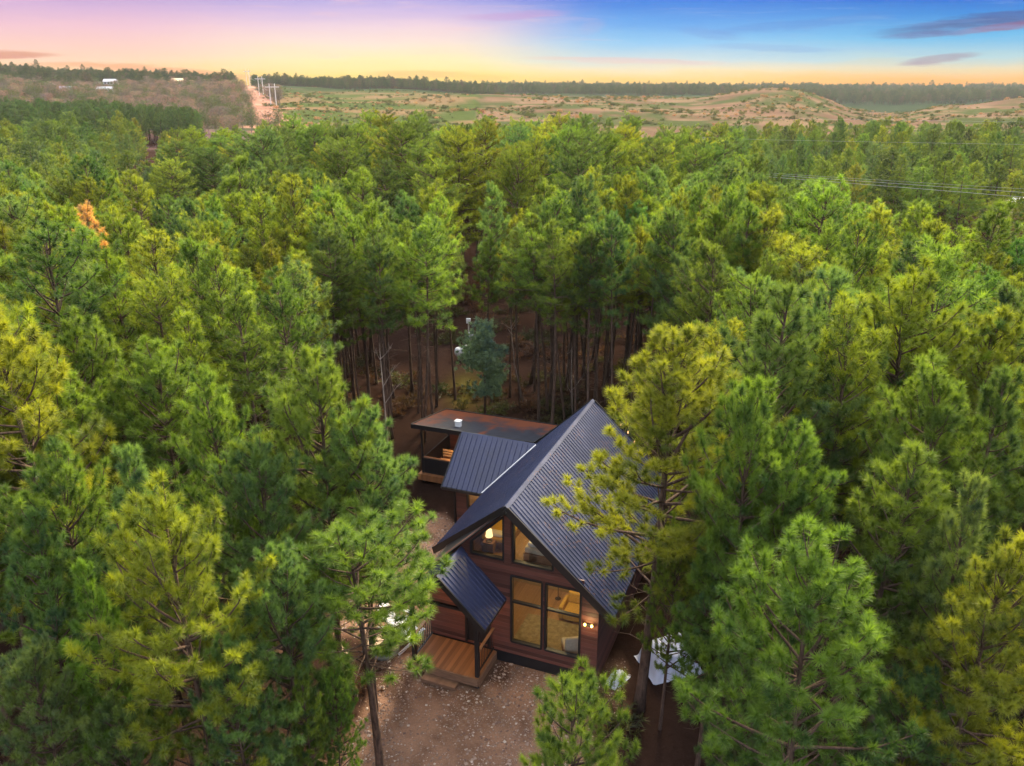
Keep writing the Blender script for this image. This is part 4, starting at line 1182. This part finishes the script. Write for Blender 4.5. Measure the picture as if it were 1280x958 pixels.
def rows(py_):
    for lim, nm in ((160, 'in the skyline row'), (190, 'below the skyline row'), (215, 'in the topmost rows'), (245, 'near the far edge'), (275, 'in the far rows'), (310, 'in the upper rows'), (350, 'in the middle rows'), (400, 'in the lower rows'), (470, 'in the near rows'), (2000, 'in the nearest rows')):
        if py_ < lim: return nm
def cols(px_):
    for lim, nm in ((0, 'beyond the left frame edge'), (130, 'at far left'), (260, 'at left'), (390, 'left of the clearing'), (520, 'behind the clearing'), (640, 'behind the porch wing'), (760, 'behind the main roof'), (880, 'behind the tallest cabin-side pine'), (1010, 'right of the clearing'), (1140, 'at right'), (1281, 'at far right'), (9999, 'beyond the right frame edge')):
        if px_ < lim: return nm
ORD = ['leftmost', 'second from left', 'third from left', 'fourth from left', 'fifth from left', 'sixth from left', 'seventh from left', 'eighth from left', 'ninth from left', 'tenth from left', 'eleventh from left', 'twelfth from left']
cells = {}
for t in ind:
    px_, py_ = px_of(t[2], t[3], t[4] * .95)
    cells.setdefault((t[7], t[6], rows(py_), cols(px_)), []).append((px_, t))
for (what, tn_, r_, c_), lst in cells.items():
    lst.sort(key=lambda q: q[0]); n_ = len(lst)
    noun = 'pine' if what == 'pine' else 'old pine'
    for k, (px_, t) in enumerate(lst):
        lead = '' if n_ == 1 else ('left of two ' if k == 0 else 'right of two ') if n_ == 2 else (ORD[k] if k < n_ - 1 else 'rightmost') + ' of '
        lab = lead + tn_ + ' ' + noun + ('s' if n_ > 1 else '') + ' ' + r_ + ', ' + c_
        kd = t[1][int(rng.integers(0, len(t[1])))]
        tree(kd, t[2], t[3], t[4], t[5], rng.uniform(0, 6.28), jit(t[6]) * (1 if what == 'pine' else .80), 'pine_tree' if what == 'pine' else 'mature_pine', lab, 'pine tree', 'pines of the plantation' if what == 'pine' else 'broad old pines beyond the plantation', lean=(rng.normal(0, .035), rng.normal(0, .035)))

# ---- masses: one object each
def pts_poisson(n, f, dmin, seedv):
    r_ = np.random.default_rng(seedv); cell = {}; out = []
    for _ in range(n):
        q = f(r_)
        if q is None: continue
        d = dmin(q) if callable(dmin) else dmin; gx, gy = int(q[0] // 6), int(q[1] // 6); ok = True
        for i in (-1, 0, 1):
            for j in (-1, 0, 1):
                for p_ in cell.get((gx + i, gy + j), ()):
                    if (p_[0] - q[0]) ** 2 + (p_[1] - q[1]) ** 2 < d * d: ok = False; break
                if not ok: break
            if not ok: break
        if ok: cell.setdefault((gx, gy), []).append(q); out.append(q)
    return np.array(out)
def mid_wood(r_):
    D_ = math.sqrt(r_.uniform(60 ** 2, 330 ** 2)); x_ = r_.uniform(-1, 1) * .80 * D_
    px_ = float(pxcol(x_, D_))
    if px_ < -260 or px_ > 1540: return None
    ed = float(edge_depth(px_))
    if px_ <= 210:
        if D_ < max(ed + 10, 92): return None
        if math.hypot((px_ - 178) / 44, (D_ - 140) / 34) < 1: return None
        if 178 < px_ < 212 and D_ > 150 and D_ < 240: return None
        if D_ > 218: return None
    elif px_ < 340:
        if D_ < 118 or D_ > 178: return None
    elif px_ < 900:
        if D_ < 118 or D_ > 155: return None
    else:
        if D_ < max(ed + 40, 98) or D_ > 212: return None
        if math.hypot((px_ - 1262) / 60, (D_ - 132) / 20) < 1: return None
        if float(vnoise(x_, D_ * 2.0, 22, 50)) < .27: return None
    return (x_, D_)
Pm = pts_poisson(26000, mid_wood, lambda q: 2.9 + q[1] * .004, 3)
def plants(P_, hs, h0, wid, tints, pr, var, r_):
    n_ = len(P_); z_ = ground_z(P_[:, 0], P_[:, 1]); s_ = hs / h0
    T_ = np.array(tints)[r_.choice(len(tints), n_, p=pr)] * (1 + r_.normal(0, var, (n_, 1))) * (1 + r_.normal(0, .06, (n_, 3)))
    return np.stack([P_[:, 0], P_[:, 1], z_ - .05], 1), r_.uniform(0, 6.28, n_), np.stack([s_ * wid, s_ * wid, s_], 1), np.clip(T_, .005, .9)
r_ = np.random.default_rng(8)
xm, ym = Pm[:, 0], Pm[:, 1]
hm = np.clip(r_.normal(11.2, .7, len(Pm)) + (vnoise(xm, ym, 30, 60) - .5) * 2.0, 8, 14)
hm = np.where((pxcol(xm, ym) > 330) & (pxcol(xm, ym) < 900), hm + 1.0, hm)
scatter('pine_forest', *plants(Pm, hm, 12, r_.uniform(.95, 1.35, len(Pm)), [(.150, .185, .024), (.105, .160, .030), (.080, .130, .046), (.062, .100, .028)], [.22, .38, .18, .22], .16, r_), LIB_FAR, 'dense green pine forest stretching beyond the near stand towards the hills', 'forest', r_)
if rest:
    Pr = np.array([[t[2], t[3]] for t in rest]); hr_ = np.array([t[4] for t in rest])
    isb = np.array([t[7] == 'mature' for t in rest])
    isr = np.array([t[1] is RING for t in rest]); isb2 = isb | isr
    if isr.any():
        scatter('thicket_of_pines', *plants(Pr[isr], hr_[isr], 12.5, r_.uniform(.85, 1.1, int(isr.sum())), [TINT[k] for k in TN], [.10, .30, .42, .18], .14, r_), LIB_RING, 'crowded thin-trunked pines filling the dark wood behind the cabin', 'forest', r_)
    if (~isb2).any():
        scatter('stand_of_pines', *plants(Pr[~isb2], hr_[~isb2], 12, r_.uniform(.9, 1.2, int((~isb2).sum())), [TINT[k] for k in TN], [.30, .38, .22, .1], .14, r_), LIB_MID, 'farthest pines of the plantation stand, merging into one green mass', 'forest', r_)
    if isb.any():
        scatter('wood_of_broad_pines', *plants(Pr[isb], hr_[isb], 17, r_.uniform(.8, 1.1, int(isb.sum())), [TINT[k] for k in TN], [.3, .34, .16, .2], .14, r_), LIB_BIG, 'hindmost broad pines of the old stand seen as one dark mass', 'forest', r_)
# dark band of dense pines below the left hill
def band(r_):
    D_ = r_.uniform(285, 400); px_ = r_.uniform(-260, 252); x_ = (px_ - 640) / F * (D_ * cp + H * sp)
    if D_ > 400 - max(0, px_ - 120) * .55: return None
    return (x_, D_)
Pb = pts_poisson(9000, band, 3.6, 4)
scatter('band_of_pines', *plants(Pb, np.clip(r_.normal(11, .6, len(Pb)), 9, 13), 12, r_.uniform(1.0, 1.4, len(Pb)), [(.050, .085, .026), (.055, .095, .034)], [.6, .4], .12, r_), LIB_FAR, 'dark green band of dense pines at the foot of the left hill', 'forest', r_)
# leafless brownish wood on the left hillside
def hillside(r_):
    D_ = r_.uniform(330, 800); px_ = r_.uniform(-200, 352); x_ = (px_ - 640) / F * (D_ * cp + H * sp)
    if float(sandy(np.array([x_]), np.array([D_]))[0]) > .2: return None
    if D_ < 410 and px_ < 235: return None
    for hx, hw, h0, h1 in ((140, 15, 740, 850), (132, 15, 600, 710), (88, 14, 620, 715), (223, 13, 760, 880)):
        if abs(px_ - hx) < hw and h0 < D_ < h1: return None
    return (x_, D_)
Ph = pts_poisson(11000, hillside, 5.0, 5)
lo_ = (ym.size >= 0)
scatter('bare_hillside_wood', *plants(Ph, np.clip(r_.normal(7, 1.6, len(Ph)), 3, 11), 8, r_.uniform(1.0, 1.6, len(Ph)), [(.16, .105, .105), (.10, .080, .085), (.06, .078, .03)], [.36, .24, .40], .15, r_), LIB_BARE, 'leafless brownish pink wood covering the left hillside', 'woodland', r_)
# far ridges
def ridge(r_):
    px_ = r_.uniform(-200, 1500)
    if px_ < 300: lo, hi = 760, 1120
    elif px_ < 620: lo, hi = 980, 1400
    else: lo, hi = 1150, 1950
    D_ = r_.uniform(lo, hi); x_ = (px_ - 640) / F * (D_ * cp + H * sp)
    if 296 < px_ < 318: return None
    for hx in (140, 223):
        if abs(px_ - hx) < 16 and D_ < 900: return None
    return (x_, D_)
Pf = pts_poisson(24000, ridge, lambda q: 4.5, 6)
cxf = pxcol(Pf[:, 0], Pf[:, 1])
hf = np.clip(r_.normal(10.5, 1.8, len(Pf)), 6, 17) * np.where(cxf > 1000, 1.15, 1) * np.where(r_.random(len(Pf)) < .05, 1.35, 1)
hf = np.where(cxf < 300, hf * .95, hf)
scatter('ridge_wood', *plants(Pf, hf, 12, r_.uniform(1.2, 1.9, len(Pf)), [(.042, .060, .026), (.055, .068, .030), (.075, .065, .045)], [.5, .35, .15], .12, r_), LIB_FAR, 'continuous dark wood along the far ridge under the sky', 'forest', r_)
# scrub on the open hills
def hills(r_):
    px_ = r_.uniform(330, 1450); D_ = r_.uniform(330, 900); x_ = (px_ - 640) / F * (D_ * cp + H * sp)
    if float(vnoise(x_, D_, 45, 71)) + float(vnoise(x_, D_, 13, 72)) * .6 < .72: return None
    return (x_, D_)
Ps = pts_poisson(12000, hills, 1.6, 7)
scatter('hill_scrub', *plants(Ps, r_.gamma(2.0, .38, len(Ps)).clip(.25, 2.2), 1.0, r_.uniform(1.0, 1.6, len(Ps)), [(.075, .085, .03), (.055, .07, .025), (.28, .16, .10)], [.5, .3, .2], .15, r_), LIB_SCRUB, 'low green scrub and brush scattered over the open brown hills', 'scrub', r_)
# undergrowth of the near wood and clearing edge
def under(r_):
    y_ = math.sqrt(r_.uniform(14 ** 2, 90 ** 2)); x_ = r_.uniform(-1, 1) * (.72 * y_ + 3)
    u, v = uv_of(x_, y_)
    if -10.5 < u < 4.2 and -1.5 < v < 16: return None
    if float(gravel_mask(np.array([x_]), np.array([y_]))[0]) > .12: return None
    if float(vnoise(x_, y_, 3.5, 81)) < .45: return None
    return (x_, y_)
Pu = pts_poisson(5000, under, .9, 9)
scatter('undergrowth', *plants(Pu, r_.uniform(.35, 1.0, len(Pu)), 1.0, r_.uniform(.8, 1.5, len(Pu)), [(.06, .06, .022), (.085, .045, .028), (.045, .055, .022)], [.35, .45, .2], .2, r_), LIB_SCRUB, 'low brown and green undergrowth on the shaded forest floor', 'undergrowth', r_)

# ------------------------------------------------------------------ evening haze over the whole country
hz = MB().box((-2300, -2300, -16), (2300, 2300, 66)).mesh('haze', [])
hm_ = bpy.data.materials.new('haze'); hm_.use_nodes = True; hm_.node_tree.nodes.clear()
pv = hm_.node_tree.nodes.new('ShaderNodeVolumePrincipled'); ho_ = hm_.node_tree.nodes.new('ShaderNodeOutputMaterial')
pv.inputs['Color'].default_value = (.80, .86, .95, 1); pv.inputs['Density'].default_value = .000045; pv.inputs['Anisotropy'].default_value = .2
hm_.node_tree.links.new(pv.outputs[0], ho_.inputs['Volume']); hz.materials.append(hm_)
tag(link('haze', hz), 'thin bluish evening haze lying over the far hills and ridges', 'haze', kind='stuff')

# ------------------------------------------------------------------ sky and sun
SUN_AZ, SUN_EL = math.radians(25), math.radians(36)
w = bpy.data.worlds.new('World'); SC.world = w; w.use_nodes = True
nt = NT(w.node_tree); bg = nt.n['Background']
d = nt.coord('Generated'); sep = nt.new('ShaderNodeSeparateXYZ'); nt.put(sep.inputs[0], d)
X_, Y_, Z_ = sep.outputs
el = nt.math('MULTIPLY', nt.math('ARCSINE', Z_), 180 / PI)
azd = nt.math('MULTIPLY', nt.math('ARCTAN2', X_, Y_), 180 / PI)
vec = nt.new('ShaderNodeCombineXYZ'); nt.put(vec.inputs[0], nt.math('MULTIPLY', azd, .12)); nt.put(vec.inputs[1], nt.math('MULTIPLY', el, .9))
nz = nt.noise(vec.outputs[0], 1.0, 6, .6)
nz2 = nt.noise(nt.mapping(vec.outputs[0], (1, 1, 1), (0, 0, 0), (7, 3, 0)), 2.2, 6, .65)
elw = nt.math('ADD', el, nt.math('MULTIPLY', nt.math('SUBTRACT', nz, .5), .9))
EMAX = 12.0
fac = nt.math('DIVIDE', nt.math('ADD', elw, 1.0), EMAX + 1.0, clamp=True)
def sky(stops): return nt.ramp(fac, [((e + 1) / (EMAX + 1), lin(*c)) for e, c in stops])
LEFT = sky([(-.5, (250, 178, 92)), (.7, (254, 196, 120)), (1.5, (254, 208, 172)), (2.3, (250, 204, 190)), (3.3, (242, 196, 208)), (4.3, (217, 180, 216)), (5.3, (176, 158, 212)), (11.5, (130, 140, 205))])
MIDL = sky([(-.5, (255, 200, 60)), (.7, (255, 216, 100)), (1.6, (255, 234, 170)), (2.6, (253, 228, 208)), (3.6, (242, 213, 222)), (4.5, (212, 190, 228)), (5.4, (166, 164, 228)), (11.5, (110, 140, 215))])
MIDR = sky([(-.5, (252, 180, 60)), (.4, (252, 200, 96)), (.9, (242, 216, 158)), (1.6, (198, 216, 220)), (2.7, (142, 200, 240)), (4.0, (92, 162, 236)), (5.3, (54, 124, 222)), (11.5, (60, 110, 200))])
RIGHT = sky([(-.5, (246, 150, 30)), (.4, (244, 168, 56)), (.9, (222, 196, 140)), (1.6, (172, 206, 212)), (2.7, (98, 184, 232)), (4.0, (38, 138, 222)), (5.3, (16, 90, 204)), (11.5, (40, 86, 176))])
def smooth(x, a_, b_):
    n = nt.new('ShaderNodeMapRange', interpolation_type='SMOOTHERSTEP'); nt.put(n.inputs[0], x)
    n.inputs[1].default_value = a_; n.inputs[2].default_value = b_; return n.outputs[0]
low = nt.mix(smooth(azd, -28, -9), LEFT, MIDL)
low = nt.mix(smooth(azd, -7, 9), low, MIDR)
low = nt.mix(smooth(azd, 8, 30), low, RIGHT)
def dir_of(px_, py_):
    v = at_depth(px_, py_, 100.0) - Vector((0, 0, H)); v.normalize()
    return math.degrees(math.atan2(v.x, v.y)), math.degrees(math.asin(v.z))
def streak(px_, py_, lx, ly, tilt, colr, amt, col, rag=1.0):
    """a cloud streak: soft ellipse at a bearing and height, torn by noise"""
    a0, e0 = dir_of(px_, py_); k = 57.3 / F
    da = nt.math('SUBTRACT', azd, a0); de = nt.math('SUBTRACT', el, e0)
    ct, st = math.cos(tilt), math.sin(tilt)
    p_ = nt.math('MULTIPLY_ADD', da, ct / (lx * k), nt.math('MULTIPLY', de, st / (lx * k)))
    q_ = nt.math('MULTIPLY_ADD', de, ct / (ly * k), nt.math('MULTIPLY', da, -st / (ly * k)))
    q_ = nt.math('ADD', q_, nt.math('MULTIPLY', nt.math('SUBTRACT', nz2, .5), 2.2 * rag))
    g = nt.math('ADD', nt.math('MULTIPLY', p_, p_), nt.math('MULTIPLY', q_, q_))
    m = nt.math('MULTIPLY', smooth(g, 1.25, .0), amt)
    return nt.mix(nt.math('MULTIPLY', m, nt.math('MULTIPLY_ADD', nz2, 1.2, .35), clamp=True), col, c4(lin(*colr)))
cs = [(1245, 24, 120, 8, .10, (66, 76, 140), .72), (1262, 32, 60, 4, .12, (150, 92, 130), .6), (1150, 44, 45, 4, .05, (100, 104, 164), .6), (1172, 75, 42, 5, .12, (150, 128, 150), .8),
      (205, 89, 110, 6, -.07, (236, 158, 98), .85), (12, 68, 50, 4, 0, (214, 138, 110), .8), (75, 82, 50, 4, 0, (240, 160, 100), .5), (525, 93, 70, 4.5, 0, (248, 186, 92), .8), (600, 97, 40, 4, 0, (252, 190, 80), .6),
      (740, 34, 18, 9, .2, (176, 172, 216), .3), (888, 42, 40, 6, -.15, (112, 150, 215), .35), (965, 60, 80, 4, -.05, (120, 160, 215), .35), (780, 76, 130, 4, -.03, (240, 190, 175), .5), (640, 20, 70, 6, .05, (205, 160, 210), .5), (1000, 30, 110, 7, .08, (80, 130, 210), .35)]
for c in cs: low = streak(*c, low)
wv = nt.new('ShaderNodeCombineXYZ'); nt.put(wv.inputs[0], nt.math('MULTIPLY', azd, .085)); nt.put(wv.inputs[1], nt.math('MULTIPLY_ADD', el, 1.15, nt.math('MULTIPLY', azd, .012)))
wn = nt.noise(wv.outputs[0], 1.7, 8, .62, .5)
wisp = nt.math('MULTIPLY', smooth(wn, .50, .76), nt.math('MULTIPLY', smooth(el, .4, 2.2), .34))
low = nt.mix(wisp, low, nt.mix(smooth(azd, -6, 22), c4(lin(252, 205, 205)), c4(lin(150, 180, 226))))
nish = nt.new('ShaderNodeTexSky', sky_type='NISHITA'); nish.sun_disc = False
nish.sun_elevation = SUN_EL; nish.sun_rotation = SUN_AZ
NISH = .13
up0 = nt.new('ShaderNodeVectorMath', operation='SCALE'); nt.put(up0.inputs[0], nish.outputs[0]); up0.inputs['Scale'].default_value = NISH
up = nt.new('ShaderNodeVectorMath', operation='ADD'); nt.put(up.inputs[0], up0.outputs[0]); up.inputs[1].default_value = (.48, .43, .365)
k = smooth(el, 7.0, 18.0)
dim = nt.new('ShaderNodeVectorMath', operation='SCALE'); nt.put(dim.inputs[0], low); dim.inputs['Scale'].default_value = 2 ** -1.68
tot = nt.mix(k, dim.outputs[0], up.outputs[0])
nt.put(bg.inputs[0], tot); bg.inputs[1].default_value = 1.0

sl = bpy.data.lights.new('sun', 'SUN'); sl.energy = 4.6; sl.angle = math.radians(26); sl.color = (1.0, .82, .52)
so = bpy.data.objects.new('sun', sl); COL.objects.link(so)
sd = Vector((math.sin(SUN_AZ) * math.cos(SUN_EL), math.cos(SUN_AZ) * math.cos(SUN_EL), math.sin(SUN_EL)))
so.rotation_euler = sd.to_track_quat('Z', 'Y').to_euler(); so.location = sd * 200

# ------------------------------------------------------------------ render
SC.render.engine = 'CYCLES'
SC.view_settings.view_transform = 'Standard'; SC.view_settings.look = 'None'
SC.view_settings.exposure = 1.68; SC.view_settings.gamma = 1.0; SC.view_settings.use_curve_mapping = False
cy = SC.cycles
cy.max_bounces = 6; cy.diffuse_bounces = 3; cy.glossy_bounces = 3; cy.transmission_bounces = 4; cy.transparent_max_bounces = 12
cy.sample_clamp_indirect = 6.0; cy.caustics_reflective = False; cy.caustics_refractive = False
cy.use_denoising = True; cy.denoiser = 'OPENIMAGEDENOISE'
